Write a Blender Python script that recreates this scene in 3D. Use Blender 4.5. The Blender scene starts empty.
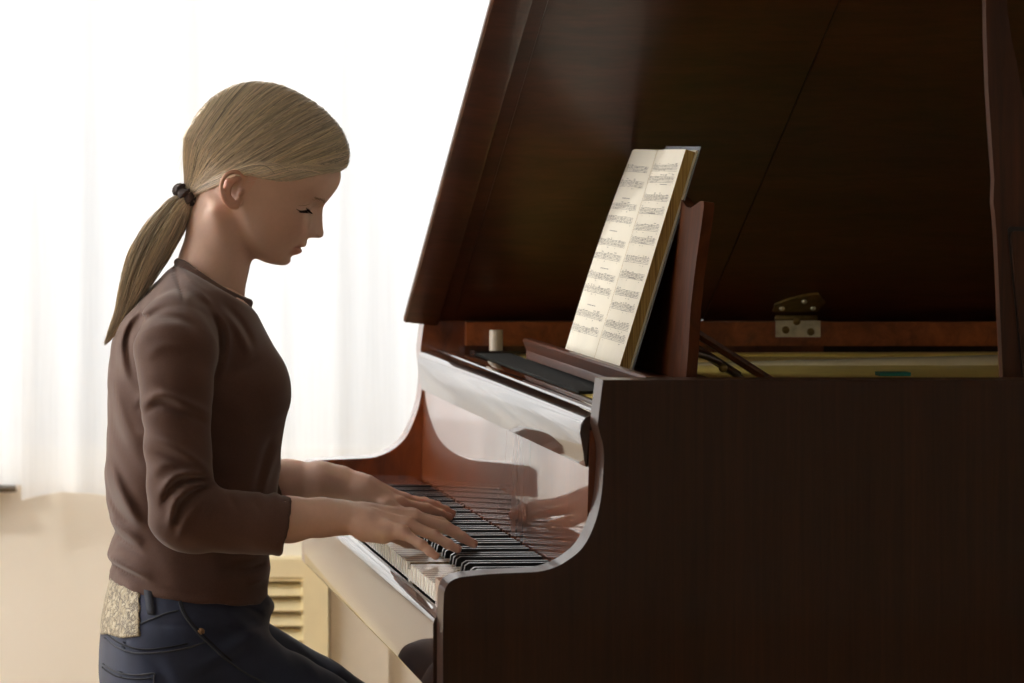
WIN_POWER, SIDE_POWER, EXPOSURE, SKY = 30.0, 205.0, 0.0, 0.5
FILL_POWER, LAMP_POWER, LAMP_X, LAMP_Y = 6.0, 30.0, -0.6, 1.3
SKIN_RGB, HAIR_RGB = (216, 180, 162), (230, 216, 196)
SHIRT_D, SHIRT_L = (80, 57, 49), (92, 67, 58)
DENIM_D, DENIM_L = (38, 44, 64), (54, 62, 86)
import bpy, bmesh, math, random
import numpy as np
from mathutils import Vector, Matrix
from mathutils.bvhtree import BVHTree

random.seed(7)
SC = bpy.context.scene
COL = SC.collection
PI = math.pi

# ------------------------------------------------------------------ camera (a shifted-lens view from the treble side)
F, DC, ZC, VX, VY = 3825.0, 4.5, 1.28, -115.0, 136.0      # focal length in pixels, camera distance, height, vanishing point


def at(px, py, Y):
    """a measured point of the photograph at real depth Y"""
    k = (Y + DC) / F
    return Vector(((px - VX) * k, Y, ZC - (py - VY) * k))


def xz(px, py, Y):
    p = at(px, py, Y)
    return (p.x, p.z)


cam_d = bpy.data.cameras.new('camera')
cam = bpy.data.objects.new('camera', cam_d)
COL.objects.link(cam)
cam.location = (0, -DC, ZC)
cam.rotation_euler = (PI / 2, 0, 0)
cam_d.sensor_width = 36
cam_d.sensor_fit = 'HORIZONTAL'
cam_d.lens = F * 36 / 1024
cam_d.shift_x = (512 - VX) / 1024
cam_d.shift_y = -(341.5 - VY) / 1024
cam_d.clip_start = 0.05
cam_d.dof.use_dof = True
cam_d.dof.focus_distance = 5.0
cam_d.dof.aperture_fstop = 9.0
SC.camera = cam


# ------------------------------------------------------------------ objects
def link(o, parent=None):
    COL.objects.link(o)
    if parent is not None:
        o.parent = parent
        o.matrix_parent_inverse = Matrix.Translation(-root_loc(parent))
    return o


def root_loc(o):
    # world position of an unrotated, unscaled object
    p = Vector(o.location)
    if o.parent is not None:
        p = root_loc(o.parent) + o.matrix_parent_inverse.translation + p
    return p


def thing(name, label, cat, loc=(0, 0, 0), group=None):
    o = bpy.data.objects.new(name, None)
    o.empty_display_size = 0.05
    o.location = loc
    COL.objects.link(o)
    tag(o, label, cat, group)
    return o


def tag(o, label=None, cat=None, group=None, kind=None):
    if label: o['label'] = label
    if cat: o['category'] = cat
    if group: o['group'] = group
    if kind: o['kind'] = kind
    return o


def mesh_obj(name, verts, faces, mat, parent=None, smooth=False):
    me = bpy.data.meshes.new(name)
    me.from_pydata([tuple(v) for v in verts], [], [tuple(f) for f in faces])
    me.update()
    o = bpy.data.objects.new(name, me)
    if mat is not None: me.materials.append(mat)
    if smooth: me.shade_smooth()
    return link(o, parent)


def np_mesh(name, V, Q, mat, parent=None, smooth=True):
    """mesh from numpy vertex and quad arrays"""
    me = bpy.data.meshes.new(name)
    n, m = len(V), len(Q)
    me.vertices.add(n)
    me.vertices.foreach_set('co', np.ascontiguousarray(V, dtype=np.float32).ravel())
    k = Q.shape[1]
    me.loops.add(m * k)
    me.loops.foreach_set('vertex_index', np.ascontiguousarray(Q, dtype=np.int32).ravel())
    me.polygons.add(m)
    me.polygons.foreach_set('loop_start', np.arange(0, m * k, k, dtype=np.int32))
    me.update(calc_edges=True)
    me.validate()
    o = bpy.data.objects.new(name, me)
    if mat is not None: me.materials.append(mat)
    if smooth: me.shade_smooth()
    return link(o, parent)


def bm_obj(name, bm, mat, parent=None, smooth=False, angle=None):
    bmesh.ops.recalc_face_normals(bm, faces=bm.faces)
    me = bpy.data.meshes.new(name)
    bm.to_mesh(me)
    bm.free()
    o = bpy.data.objects.new(name, me)
    if mat is not None: me.materials.append(mat)
    if smooth or angle is not None:
        me.shade_smooth()
        if angle is not None:
            me.set_sharp_from_angle(angle=math.radians(angle))
    return link(o, parent)


def bevel_all(bm, r, seg=2, ang=25):
    es = []
    for e in bm.edges:
        if len(e.link_faces) == 2 and e.calc_face_angle(0) > math.radians(ang):
            es.append(e)
    if es and r > 0:
        bmesh.ops.bevel(bm, geom=es, offset=r, segments=seg, profile=0.6, affect='EDGES', clamp_overlap=True)


def add_box(bm, x0, x1, y0, y1, z0, z1):
    vs = [bm.verts.new((x, y, z)) for x in (x0, x1) for y in (y0, y1) for z in (z0, z1)]
    for f in ((0, 1, 3, 2), (4, 6, 7, 5), (0, 4, 5, 1), (2, 3, 7, 6), (0, 2, 6, 4), (1, 5, 7, 3)):
        bm.faces.new([vs[i] for i in f])
    return vs


def add_prism(bm, pts, vec):
    """closed polygon of 3-D points swept along vec"""
    a = [bm.verts.new(p) for p in pts]
    b = [bm.verts.new(Vector(p) + Vector(vec)) for p in pts]
    bm.faces.new(a)
    bm.faces.new(list(reversed(b)))
    n = len(pts)
    for i in range(n):
        bm.faces.new((a[i], b[i], b[(i + 1) % n], a[(i + 1) % n]))


def add_tube(bm, pts, r, seg=8, cap=True):
    """tube along a polyline; r a number or one radius per point"""
    pts = [Vector(p) for p in pts]
    n = len(pts)
    rr = r if isinstance(r, (list, tuple)) else [r] * n
    rings = []
    up = None
    for i in range(n):
        t = (pts[min(i + 1, n - 1)] - pts[max(i - 1, 0)]).normalized()
        if up is None:
            up = Vector((0, 0, 1)) if abs(t.z) < 0.9 else Vector((1, 0, 0))
        s = t.cross(up).normalized()
        up = s.cross(t).normalized()
        rings.append([bm.verts.new(pts[i] + (s * math.cos(2 * PI * k / seg) + up * math.sin(2 * PI * k / seg)) * rr[i]) for k in range(seg)])
    for i in range(n - 1):
        for k in range(seg):
            bm.faces.new((rings[i][k], rings[i][(k + 1) % seg], rings[i + 1][(k + 1) % seg], rings[i + 1][k]))
    if cap:
        bm.faces.new(list(reversed(rings[0])))
        bm.faces.new(rings[-1])


def boxed(name, x0, x1, y0, y1, z0, z1, mat, parent=None, bev=0.002):
    bm = bmesh.new()
    add_box(bm, x0, x1, y0, y1, z0, z1)
    bevel_all(bm, bev, 2)
    return bm_obj(name, bm, mat, parent, angle=40)


def spline(pts, n):
    """Catmull-Rom resample of a polyline of tuples"""
    P = [np.array(p, float) for p in pts]
    P = [2 * P[0] - P[1]] + P + [2 * P[-1] - P[-2]]
    out = []
    m = len(P) - 3
    for i in range(n):
        s = i / (n - 1) * m
        k = min(int(s), m - 1)
        t = s - k
        a, b, c, d = P[k:k + 4]
        out.append(0.5 * ((2 * b) + (c - a) * t + (2 * a - 5 * b + 4 * c - d) * t * t + (3 * b - a - 3 * c + d) * t ** 3))
    return out


# ------------------------------------------------------------------ materials
def srgb(r, g, b):
    f = lambda c: (c / 255 / 12.92) if c / 255 <= 0.04045 else ((c / 255 + 0.055) / 1.055) ** 2.4
    return (f(r), f(g), f(b), 1)


class NT:
    def __init__(s, name):
        s.m = bpy.data.materials.new(name)
        s.m.use_nodes = True
        s.t = s.m.node_tree
        s.b = s.t.nodes['Principled BSDF']
        s.out = s.t.nodes['Material Output']

    def n(s, typ, **kw):
        nd = s.t.nodes.new(typ)
        for k, v in kw.items():
            if k in nd.inputs.keys(): nd.inputs[k].default_value = v
            else: setattr(nd, k, v)
        return nd

    def l(s, a, b): s.t.links.new(a, b)

    def set(s, **kw):
        for k, v in kw.items(): s.b.inputs[k.replace('_', ' ')].default_value = v
        return s

    def coords(s, scale=(1, 1, 1), kind='Object', rot=(0, 0, 0)):
        tc = s.n('ShaderNodeTexCoord')
        mp = s.n('ShaderNodeMapping')
        mp.inputs['Scale'].default_value = scale
        mp.inputs['Rotation'].default_value = rot
        s.l(tc.outputs[kind], mp.inputs['Vector'])
        return mp.outputs['Vector']

    def noise(s, vec, scale=5, detail=4, rough=0.5, dist=0.0):
        nd = s.n('ShaderNodeTexNoise')
        nd.inputs['Scale'].default_value = scale
        nd.inputs['Detail'].default_value = detail
        nd.inputs['Roughness'].default_value = rough
        nd.inputs['Distortion'].default_value = dist
        if vec is not None: s.l(vec, nd.inputs['Vector'])
        return nd.outputs['Fac']

    def ramp(s, fac, stops):
        nd = s.n('ShaderNodeValToRGB')
        el = nd.color_ramp.elements
        while len(el) < len(stops): el.new(0.5)
        for e, (p, c) in zip(el, stops): e.position = p; e.color = c
        s.l(fac, nd.inputs['Fac'])
        return nd.outputs['Color']

    def mix(s, fac, a, b, mode='MIX'):
        nd = s.n('ShaderNodeMix')
        nd.data_type = 'RGBA'
        nd.blend_type = mode
        for sock, v in ((nd.inputs[0], fac), (nd.inputs[6], a), (nd.inputs[7], b)):
            if hasattr(v, 'is_output'): s.l(v, sock)
            else: sock.default_value = v
        return nd.outputs[2]

    def bump(s, h, strength=0.2, dist=0.01):
        nd = s.n('ShaderNodeBump')
        nd.inputs['Strength'].default_value = strength
        nd.inputs['Distance'].default_value = dist
        s.l(h, nd.inputs['Height'])
        s.l(nd.outputs['Normal'], s.b.inputs['Normal'])


def plain(name, rgb, rough=0.5, metal=0.0, coat=0.0, var=0.0, vscale=30):
    w = NT(name)
    c = srgb(*rgb)
    w.set(Base_Color=c, Roughness=rough, Metallic=metal, Coat_Weight=coat, Coat_Roughness=0.05)
    f = w.noise(w.coords(), vscale, 4)
    k = max(var, 0.03)
    lo = tuple(x * (1 - k) for x in c[:3]) + (1,)
    hi = tuple(min(1, x * (1 + k)) for x in c[:3]) + (1,)
    w.l(w.ramp(f, [(0.3, lo), (0.7, hi)]), w.b.inputs['Base Color'])
    return w.m


def wood(name, dark, light, scale, coat=1.0, rough=0.4, figure=0.25, spec=0.3):
    """lacquered mahogany: fine streaks plus broad figure"""
    w = NT(name)
    v = w.coords(scale)
    f1 = w.noise(v, 1.0, 6, 0.65, 0.6)
    v2 = w.coords(tuple(0.18 * x for x in scale))
    f2 = w.noise(v2, 1.0, 3, 0.5, 1.2)
    c1 = w.ramp(f1, [(0.32, srgb(*dark)), (0.68, srgb(*light))])
    c2 = w.ramp(f2, [(0.3, (0.55, 0.5, 0.48, 1)), (0.7, (1.2, 1.1, 1.05, 1))])
    w.l(w.mix(figure * 2, c1, w.mix(1.0, c1, c2, 'MULTIPLY')), w.b.inputs['Base Color'])
    w.set(Roughness=rough, Coat_Weight=coat, Coat_Roughness=0.02, Specular_IOR_Level=spec)
    return w.m


M = {}
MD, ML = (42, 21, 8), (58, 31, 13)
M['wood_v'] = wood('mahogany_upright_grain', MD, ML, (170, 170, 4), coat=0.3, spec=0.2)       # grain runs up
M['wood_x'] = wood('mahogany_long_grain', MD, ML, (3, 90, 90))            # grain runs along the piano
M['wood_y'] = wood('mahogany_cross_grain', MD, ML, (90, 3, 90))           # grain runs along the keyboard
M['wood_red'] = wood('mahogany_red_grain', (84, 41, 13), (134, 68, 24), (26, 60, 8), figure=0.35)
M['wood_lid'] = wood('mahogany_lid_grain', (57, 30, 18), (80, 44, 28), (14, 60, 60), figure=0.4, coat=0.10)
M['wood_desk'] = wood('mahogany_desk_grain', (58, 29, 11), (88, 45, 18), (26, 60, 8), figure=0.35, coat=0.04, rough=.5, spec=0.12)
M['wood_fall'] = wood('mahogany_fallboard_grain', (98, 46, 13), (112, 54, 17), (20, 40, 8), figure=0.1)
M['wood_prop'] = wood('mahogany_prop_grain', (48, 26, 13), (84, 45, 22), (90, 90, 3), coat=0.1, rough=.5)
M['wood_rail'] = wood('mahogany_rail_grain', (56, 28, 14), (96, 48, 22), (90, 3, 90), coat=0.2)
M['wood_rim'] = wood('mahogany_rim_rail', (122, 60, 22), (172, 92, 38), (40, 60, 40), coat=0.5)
M['white_key'] = plain('ivory_white_key', (226, 222, 212), 0.25, coat=0.5)
M['key_side'] = plain('raw_key_wood', (128, 104, 66), 0.6)
M['black_key'] = plain('ebony_black_key', (14, 13, 13), 0.3, coat=0.25)
M['gold'] = plain('gold_bronze_plate', (250, 222, 122), 0.30, metal=0.05, var=0.08)
M['rib_highlight'] = plain('gold_rib_highlight', (252, 238, 196), 0.25, metal=0.1)  # highlight on the plate ribs put into a paler colour
M['brass'] = plain('tarnished_brass', (126, 102, 54), 0.38, metal=0.6, var=0.3, vscale=60)
M['nickel'] = plain('worn_nickel_hinge', (196, 186, 160), 0.35, metal=0.5, var=0.3, vscale=50)
M['felt'] = plain('dark_green_felt', (13, 15, 11), 0.95)
M['dark'] = plain('gap_shade', (16, 12, 10), 0.5)  # shade of the lid crack and prop slot as a colour
M['post_reflection'] = plain('cream_post_reflection', (214, 196, 172), 0.4, coat=0.4)  # window reflection put into the post's cream colour
M['teal'] = plain('turquoise_strip', (20, 120, 112), 0.5)
# ------------------------------------------------------------------ the room
wl = NT('cream_wall_paint')
fw = wl.noise(wl.coords(), 2.2, 5)
wl.l(wl.ramp(fw, [(0.3, srgb(246, 240, 227)), (0.7, srgb(250, 245, 235))]), wl.b.inputs['Base Color'])
wl.set(Roughness=0.75)
WALL = wl.m
fl = NT('oak_parquet')
fv = fl.coords((3, 18, 1))
br = fl.n('ShaderNodeTexBrick')
br.inputs['Scale'].default_value = 1.0
br.inputs['Color1'].default_value = srgb(176, 146, 112)
br.inputs['Color2'].default_value = srgb(190, 160, 124)
br.inputs['Mortar'].default_value = srgb(80, 50, 28)
br.inputs['Mortar Size'].default_value = 0.004
br.inputs['Brick Width'].default_value = 2.6
br.inputs['Row Height'].default_value = 1.4
fl.l(fv, br.inputs['Vector'])
fl.l(br.outputs['Color'], fl.b.inputs['Base Color'])
fl.set(Roughness=0.35)
CEIL = plain('white_ceiling_paint', (236, 232, 224), 0.8)
TRIM = plain('cream_gloss_trim', (232, 216, 178), 0.45)
WTRIM = plain('white_window_paint', (238, 236, 230), 0.4)
LOUV = plain('cream_louvre_paint', (246, 232, 190), 0.45)

XL, XR, YB, YF, ZT = -1.9, 4.2, -5.6, 3.0, 2.75           # left, right, behind the camera, far wall, ceiling


def struct(name, bm, mat):
    return tag(bm_obj(name, bm, mat), kind='structure')


bm = bmesh.new(); add_box(bm, XL - 0.2, XR + 0.2, YB - 0.2, YF + 0.25, -0.1, 0); struct('floor', bm, fl.m)
bm = bmesh.new(); add_box(bm, XL - 0.2, XR + 0.2, YB - 0.2, YF + 0.25, ZT, ZT + 0.1); struct('ceiling', bm, CEIL)
# far wall with a wide window: the wall is built around the opening
WX0, WX1, WZ0, WZ1 = -1.5, 1.62, 0.60, 2.55
bm = bmesh.new()
add_box(bm, XL, WX0, YF, YF + 0.22, 0, ZT); add_box(bm, WX1, XR, YF, YF + 0.22, 0, ZT)
add_box(bm, WX0, WX1, YF, YF + 0.22, 0, WZ0); add_box(bm, WX0, WX1, YF, YF + 0.22, WZ1, ZT)
struct('wall_back', bm, WALL)
# left wall with its own window
LY0, LY1, LZ0, LZ1 = 0.1, 2.75, 0.55, 2.5
bm = bmesh.new()
add_box(bm, XL - 0.2, XL, YB, LY0, 0, ZT); add_box(bm, XL - 0.2, XL, LY1, YF, 0, ZT)
add_box(bm, XL - 0.2, XL, LY0, LY1, 0, LZ0); add_box(bm, XL - 0.2, XL, LY0, LY1, LZ1, ZT)
struct('wall_left', bm, WALL)
bm = bmesh.new(); add_box(bm, XR, XR + 0.2, YB, YF + 0.22, 0, ZT); struct('wall_right', bm, WALL)
bm = bmesh.new(); 
FX0_, FX1_, FZ0, FZ1 = -1.5, 0.9, 0.95, 2.45
add_box(bm, XL - 0.2, FX0_, YB - 0.2, YB, 0, ZT); add_box(bm, FX1_, XR + 0.2, YB - 0.2, YB, 0, ZT)
add_box(bm, FX0_, FX1_, YB - 0.2, YB, 0, FZ0); add_box(bm, FX0_, FX1_, YB - 0.2, YB, FZ1, ZT); struct('wall_front', bm, WALL)

# window frames
bm = bmesh.new()
y0, y1 = YF + 0.12, YF + 0.17
for x in (WX0, -0.45, 0.58, WX1 - 0.06):
    add_box(bm, x, x + 0.06, y0, y1, WZ0, WZ1)
add_box(bm, WX0, WX1, y0, y1, WZ0, WZ0 + 0.06); add_box(bm, WX0, WX1, y0, y1, WZ1 - 0.06, WZ1)
struct('window_1', bm, WTRIM)
bm = bmesh.new()
x0, x1 = XL - 0.16, XL - 0.11
for y in (LY0, (LY0 + LY1) / 2 - 0.03, LY1 - 0.06):
    add_box(bm, x0, x1, y, y + 0.06, LZ0, LZ1)
add_box(bm, x0, x1, LY0, LY1, LZ0, LZ0 + 0.06); add_box(bm, x0, x1, LY0, LY1, LZ1 - 0.06, LZ1)
struct('window_2', bm, WTRIM)
bm = bmesh.new()
for x in (FX0_, (FX0_ + FX1_) / 2 - .03, FX1_ - 0.06):
    add_box(bm, x, x + 0.06, YB - .16, YB - .11, FZ0, FZ1)
add_box(bm, FX0_, FX1_, YB - .16, YB - .11, FZ0, FZ0 + 0.06); add_box(bm, FX0_, FX1_, YB - .16, YB - .11, FZ1 - 0.06, FZ1)
struct('fill_window', bm, WTRIM)  # frame of the added window for the fill behind the camera
# thin sill board; its dark colour stands for the shadow gap under the curtain
bm = bmesh.new(); add_box(bm, WX0 - 0.1, 0.254, YF - 0.112, YF, 0.592, 0.600); bevel_all(bm, 0.002); struct('trim_1', bm, plain('sill_gap_shade', (74, 60, 38), 0.6))
# baseboard and the flat pale board right of the radiator cover
bm = bmesh.new(); add_box(bm, XL, XR, YF - 0.015, YF, 0, 0.1); struct('baseboard_back', bm, TRIM)
bx = at(328.5, 500, YF).x
bx2 = at(386.5, 500, YF).x
bm = bmesh.new(); add_box(bm, bx, bx2, YF - 0.03, YF, 0.1, 0.575); bevel_all(bm, 0.003); struct('trim_2', bm, plain('pale_board_paint', (238, 230, 214), 0.6))

# louvred radiator cover under the window
rc = thing('radiator_cover', 'cream louvred radiator cover on the wall under the window, behind the girl', 'radiator cover', (0.55, YF - 0.03, 0))
RX0, RX1, RZ1 = at(178, 500, YF).x, at(328.5, 500, YF - .06).x, at(0, 556, YF).z
ry = YF - 0.06
bm = bmesh.new()
fx = at(302.5, 600, YF - 0.05).x
add_box(bm, fx, RX1, ry, YF, 0.0, RZ1)
add_box(bm, RX0, RX0 + 0.05, ry, YF, 0.0, RZ1)
add_box(bm, RX0 + 0.05, fx, ry, YF, RZ1 - 0.035, RZ1)
add_box(bm, RX0 + 0.05, fx, ry, YF, 0.0, 0.06)
bevel_all(bm, 0.003)
bm_obj('frame', bm, LOUV, rc, angle=40)
pitch = 14.9 * (YF + DC) / F
zz = at(0, 573, YF - 0.04).z
k = 0
bm = bmesh.new()
while zz - k * pitch > 0.08:
    z = zz - k * pitch
    add_prism(bm, [(RX0 + 0.05, ry + 0.002, z - 0.012), (RX0 + 0.05, ry + 0.006, z - 0.015), (RX0 + 0.05, ry + 0.034, z + 0.004), (RX0 + 0.05, ry + 0.030, z + 0.007)], (fx - RX0 - 0.05, 0, 0))
    k += 1
bm_obj('louvre_panel', bm, LOUV, rc)
boxed('louvre_shade_panel', RX0 + 0.05, fx, YF - 0.012, YF - 0.004, 0.05, RZ1 - 0.02, plain('louvre_gap_shade', (70, 52, 26), 0.8), rc, 0)  # dark panel carries the shade between the slats in its colour

# sheer curtains: real folded cloth in front of the window
cm = NT('sheer_white_voile')
for nd in list(cm.t.nodes):
    if nd != cm.out: cm.t.nodes.remove(nd)
dif = cm.n('ShaderNodeBsdfDiffuse', Color=(0.90, 0.89, 0.875, 1))
trl = cm.n('ShaderNodeBsdfTranslucent', Color=(0.95, 0.95, 0.945, 1))
trp = cm.n('ShaderNodeBsdfTransparent', Color=(1, 1, 1, 1))
mx = cm.n('ShaderNodeMixShader'); mx.inputs[0].default_value = 0.66
cm.l(dif.outputs[0], mx.inputs[1]); cm.l(trl.outputs[0], mx.inputs[2])
mx2 = cm.n('ShaderNodeMixShader')
wv = cm.noise(cm.coords((260, 260, 6)), 1, 2)
rmp = cm.n('ShaderNodeMapRange'); rmp.inputs[3].default_value = 0.10; rmp.inputs[4].default_value = 0.22
cm.l(wv, rmp.inputs[0]); cm.l(rmp.outputs[0], mx2.inputs[0])
cm.l(mx.outputs[0], mx2.inputs[1]); cm.l(trp.outputs[0], mx2.inputs[2])
cm.l(mx2.outputs[0], cm.out.inputs['Surface'])
VOILE = cm.m


def curtain(name, label, p0, p1, z0, z1, amp, seed, swell=0.0):
    """hanging cloth from p0 to p1 in plan, with irregular soft folds"""
    rnd = random.Random(seed)
    p0, p1 = Vector((p0[0], p0[1], 0)), Vector((p1[0], p1[1], 0))
    L = (p1 - p0).length
    t = (p1 - p0).normalized()
    nrm = Vector((t.y, -t.x, 0))
    nu, nv = int(L / 0.012), 26
    ph = [(rnd.uniform(0, 6.28), rnd.uniform(0.8, 1.2)) for _ in range(5)]
    fr = [2 * PI / 0.62, 2 * PI / 0.31, 2 * PI / 0.17, 2 * PI / 0.095, 2 * PI / 0.055]
    am = [0.4, 0.36, 0.3, 0.16, 0.08]
    V, Q = [], []
    for i in range(nu + 1):
        s = i / nu * L
        h = sum(a * q * math.sin(f * s + p) for f, a, (p, q) in zip(fr, am, ph))
        for j in range(nv + 1):
            v = j / nv
            z = z1 + (z0 - z1) * v
            k = amp * (0.75 + 0.35 * v)
            hem = 0.012 * math.sin(2 * PI * s / 0.34 + seed) * v ** 6 * swell
            p = p0 + t * s + nrm * (h * k)
            V.append((p.x, p.y, z - hem))
    for i in range(nu):
        for j in range(nv):
            a = i * (nv + 1) + j
            Q.append((a, a + 1, a + nv + 2, a + nv + 1))
    o = mesh_obj(name, V, Q, VOILE, None, True)
    return tag(o, label, 'curtain', 'sheer white window curtains')


cy = YF - 0.13
curtain('sheer_curtain', 'long white sheer curtain glowing behind the girl, hem just below the sill', (0.262, cy), (1.9, cy), 0.582, 2.68, 0.038, 3, 1.0)
curtain('sheer_curtain', 'white sheer curtain at the left edge of the photo ending on the window sill', (-1.7, YF - 0.07), (0.285, YF - 0.07), 0.602, 2.68, 0.024, 5)
curtain('sheer_curtain', 'white sheer curtain over the side window of the left wall', (XL + 0.1, LY0 - 0.15), (XL + 0.1, LY1 + 0.1), 0.45, 2.62, 0.03, 9)

# ------------------------------------------------------------------ daylight
wd = bpy.data.worlds.new('overcast_sky')
SC.world = wd
wd.use_nodes = True
bg = wd.node_tree.nodes['Background']
bg.inputs['Color'].default_value = (0.93, 0.96, 1.0, 1)
bg.inputs['Strength'].default_value = SKY


def area(name, loc, rot, sx, sy, power, col):
    d = bpy.data.lights.new(name, 'AREA')
    d.shape = 'RECTANGLE'
    d.size, d.size_y, d.energy, d.color = sx, sy, power, col
    o = bpy.data.objects.new(name, d)
    o.location, o.rotation_euler = loc, rot
    COL.objects.link(o)
    return o


# the bright sky outside the windows, then an added fill behind the camera
area('window_daylight', (0.95, YF + 0.55, 1.85), (-PI / 2, 0, 0), 2.2, 2.3, WIN_POWER, (1.0, 1.0, 1.0))
area('side_window_daylight', (XL - 0.6, (LY0 + LY1) / 2, 1.6), (0, -PI / 2, 0), 2.4, 3.2, SIDE_POWER, (1.0, 0.985, 0.965))

area('camera_side_fill', ((FX0_ + FX1_) / 2, YB - 0.6, 1.7), (PI / 2, 0, 0), 2.6, 1.8, FILL_POWER, (1.0, 0.98, 0.95))  # added fill from the camera side, no known window there
# added pendant lamp, out of view at the left, to brighten the wall
lamp = thing('added_pendant_lamp', 'added white pendant lamp, unseen, lighting the wall near the window', 'lamp', (LAMP_X, LAMP_Y, ZT))
bm = bmesh.new(); add_tube(bm, [(LAMP_X, LAMP_Y, ZT - .001), (LAMP_X, LAMP_Y, 2.06)], 0.004, 8); bm_obj('added_lamp_cord', bm, WTRIM, lamp)
bm = bmesh.new(); add_tube(bm, [(LAMP_X, LAMP_Y, ZT - .001), (LAMP_X, LAMP_Y, ZT - .03)], 0.05, 24); bm_obj('added_lamp_rose', bm, WTRIM, lamp, angle=40)
bm = bmesh.new()
prof_ = [(0.03, 2.06), (0.05, 2.05), (0.12, 1.99), (0.17, 1.93), (0.172, 1.92), (0.165, 1.925), (0.115, 1.98), (0.045, 2.04)]
rings_ = [[bm.verts.new((LAMP_X + r * math.cos(2 * PI * k / 40), LAMP_Y + r * math.sin(2 * PI * k / 40), z)) for k in range(40)] for r, z in prof_]
for p, q in zip(rings_, rings_[1:]):
    for k in range(40): bm.faces.new((p[k], p[(k + 1) % 40], q[(k + 1) % 40], q[k]))
bm_obj('added_lamp_shade', bm, WTRIM, lamp, angle=50)
pd = bpy.data.lights.new('lamp_fill', 'POINT')
pd.energy, pd.color, pd.shadow_soft_size = LAMP_POWER, (1.0, 0.985, 0.95), 0.06
po = bpy.data.objects.new('lamp_fill', pd); po.location = (LAMP_X, LAMP_Y, 1.915); COL.objects.link(po)

SC.view_settings.view_transform = 'Standard'
SC.view_settings.look = 'None'
SC.view_settings.gamma = 1.0
SC.view_settings.use_curve_mapping = False
SC.view_settings.exposure = EXPOSURE
SC.cycles.use_denoising = True
SC.cycles.max_bounces = 10
SC.cycles.diffuse_bounces = 5
SC.cycles.glossy_bounces = 5
SC.cycles.transparent_max_bounces = 12
SC.cycles.sample_clamp_indirect = 8.0
SC.cycles.caustics_reflective = False
SC.cycles.caustics_refractive = False
# ------------------------------------------------------------------ the grand piano
PW, TH = 1.5, 0.05                       # case width across the keyboard, rim thickness
ZT_RIM, ZB = 0.993, 0.615                # rim top, case bottom
piano = thing('grand_piano', 'glossy dark mahogany grand piano with its lid propped open', 'piano', (1.3, 0.75, 0))

# side profile of a cheek (traced at the near face)
cheek_px = [(443, 698), (443, 620), (443.6, 600), (444.6, 591), (448, 584), (453, 580), (462, 577), (490, 574), (520, 572.6), (541, 571.2),
            (557.5, 566.2), (571, 558), (582, 548.3), (591, 533), (598, 513), (601.8, 492), (603.4, 470), (603.8, 455), (602.8, 444), (600, 434), (597.8, 425), (599, 412), (603, 381.5)]
cheek = [xz(px, py, 0) for px, py in cheek_px]
cheek = [(x, min(z, ZT_RIM)) for x, z in cheek]
cheek[0] = (cheek[0][0], ZB)
cheek[-1] = (cheek[-1][0], ZT_RIM)
cheek = [cheek[0]] + [tuple(v) for v in spline(cheek[1:-2], 64)] + cheek[-2:]
XJ = 1.46                                # where the straight cheek runs into the bent rim


far_px = [(304, 575), (303.5, 500), (303.5, 472), (305.5, 464), (311, 460.2), (320, 459), (345, 458), (368, 456.8), (377, 454.8), (386, 451.2), (395, 445.5), (403.5, 437), (409, 427), (413.6, 416),
          (417, 405), (419.2, 394), (420.6, 381), (420.6, 370), (419.6, 360), (418.8, 350), (420, 338), (422.5, 318)]
far = [xz(px, py, PW - 0.03) for px, py in far_px]
far[0] = (far[0][0], ZB)
far[-1] = (far[-1][0], ZT_RIM)
far = [far[0]] + [tuple(v) for v in spline(far[1:], 60)]
far[-1] = (far[-1][0], ZT_RIM)


def cheek_mesh(y0, y1, cheek=cheek):
    bm = bmesh.new()
    add_prism(bm, [(x, y0, z) for x, z in cheek] + [(XJ, y0, ZT_RIM), (XJ, y0, ZB)], (0, y1 - y0, 0))
    rims = [e for e in bm.edges if len(e.link_faces) == 2 and e.calc_face_angle(0) > math.radians(60) and
            not all(v.co.x > XJ - 0.01 for v in e.verts)]
    bmesh.ops.bevel(bm, geom=rims, offset=0.0035, segments=2, profile=0.5, affect='EDGES', clamp_overlap=True)
    return bm


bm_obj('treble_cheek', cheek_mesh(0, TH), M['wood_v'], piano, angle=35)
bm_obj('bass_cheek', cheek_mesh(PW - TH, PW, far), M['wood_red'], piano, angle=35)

# bent rim: treble side curving in to the tail and back along the bass side
path = [(XJ, 0.0), (1.58, 0.02), (1.70, 0.09), (1.80, 0.20), (1.89, 0.35), (1.98, 0.50), (2.08, 0.64), (2.20, 0.76), (2.30, 0.88),
        (2.36, 1.02), (2.37, 1.18), (2.33, 1.33), (2.24, 1.44), (2.10, 1.495), (1.95, 1.5), (XJ, 1.5)]
outer = [tuple(p) for p in spline(path, 70)]
outer[0] = (XJ, 0.0); outer[-1] = (XJ, PW)


def offset_line(pts, d):
    out = []
    for i in range(len(pts)):
        a, b = pts[max(i - 1, 0)], pts[min(i + 1, len(pts) - 1)]
        tx, ty = b[0] - a[0], b[1] - a[1]
        l = math.hypot(tx, ty)
        out.append((pts[i][0] - ty / l * d, pts[i][1] + tx / l * d))
    return out


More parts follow.
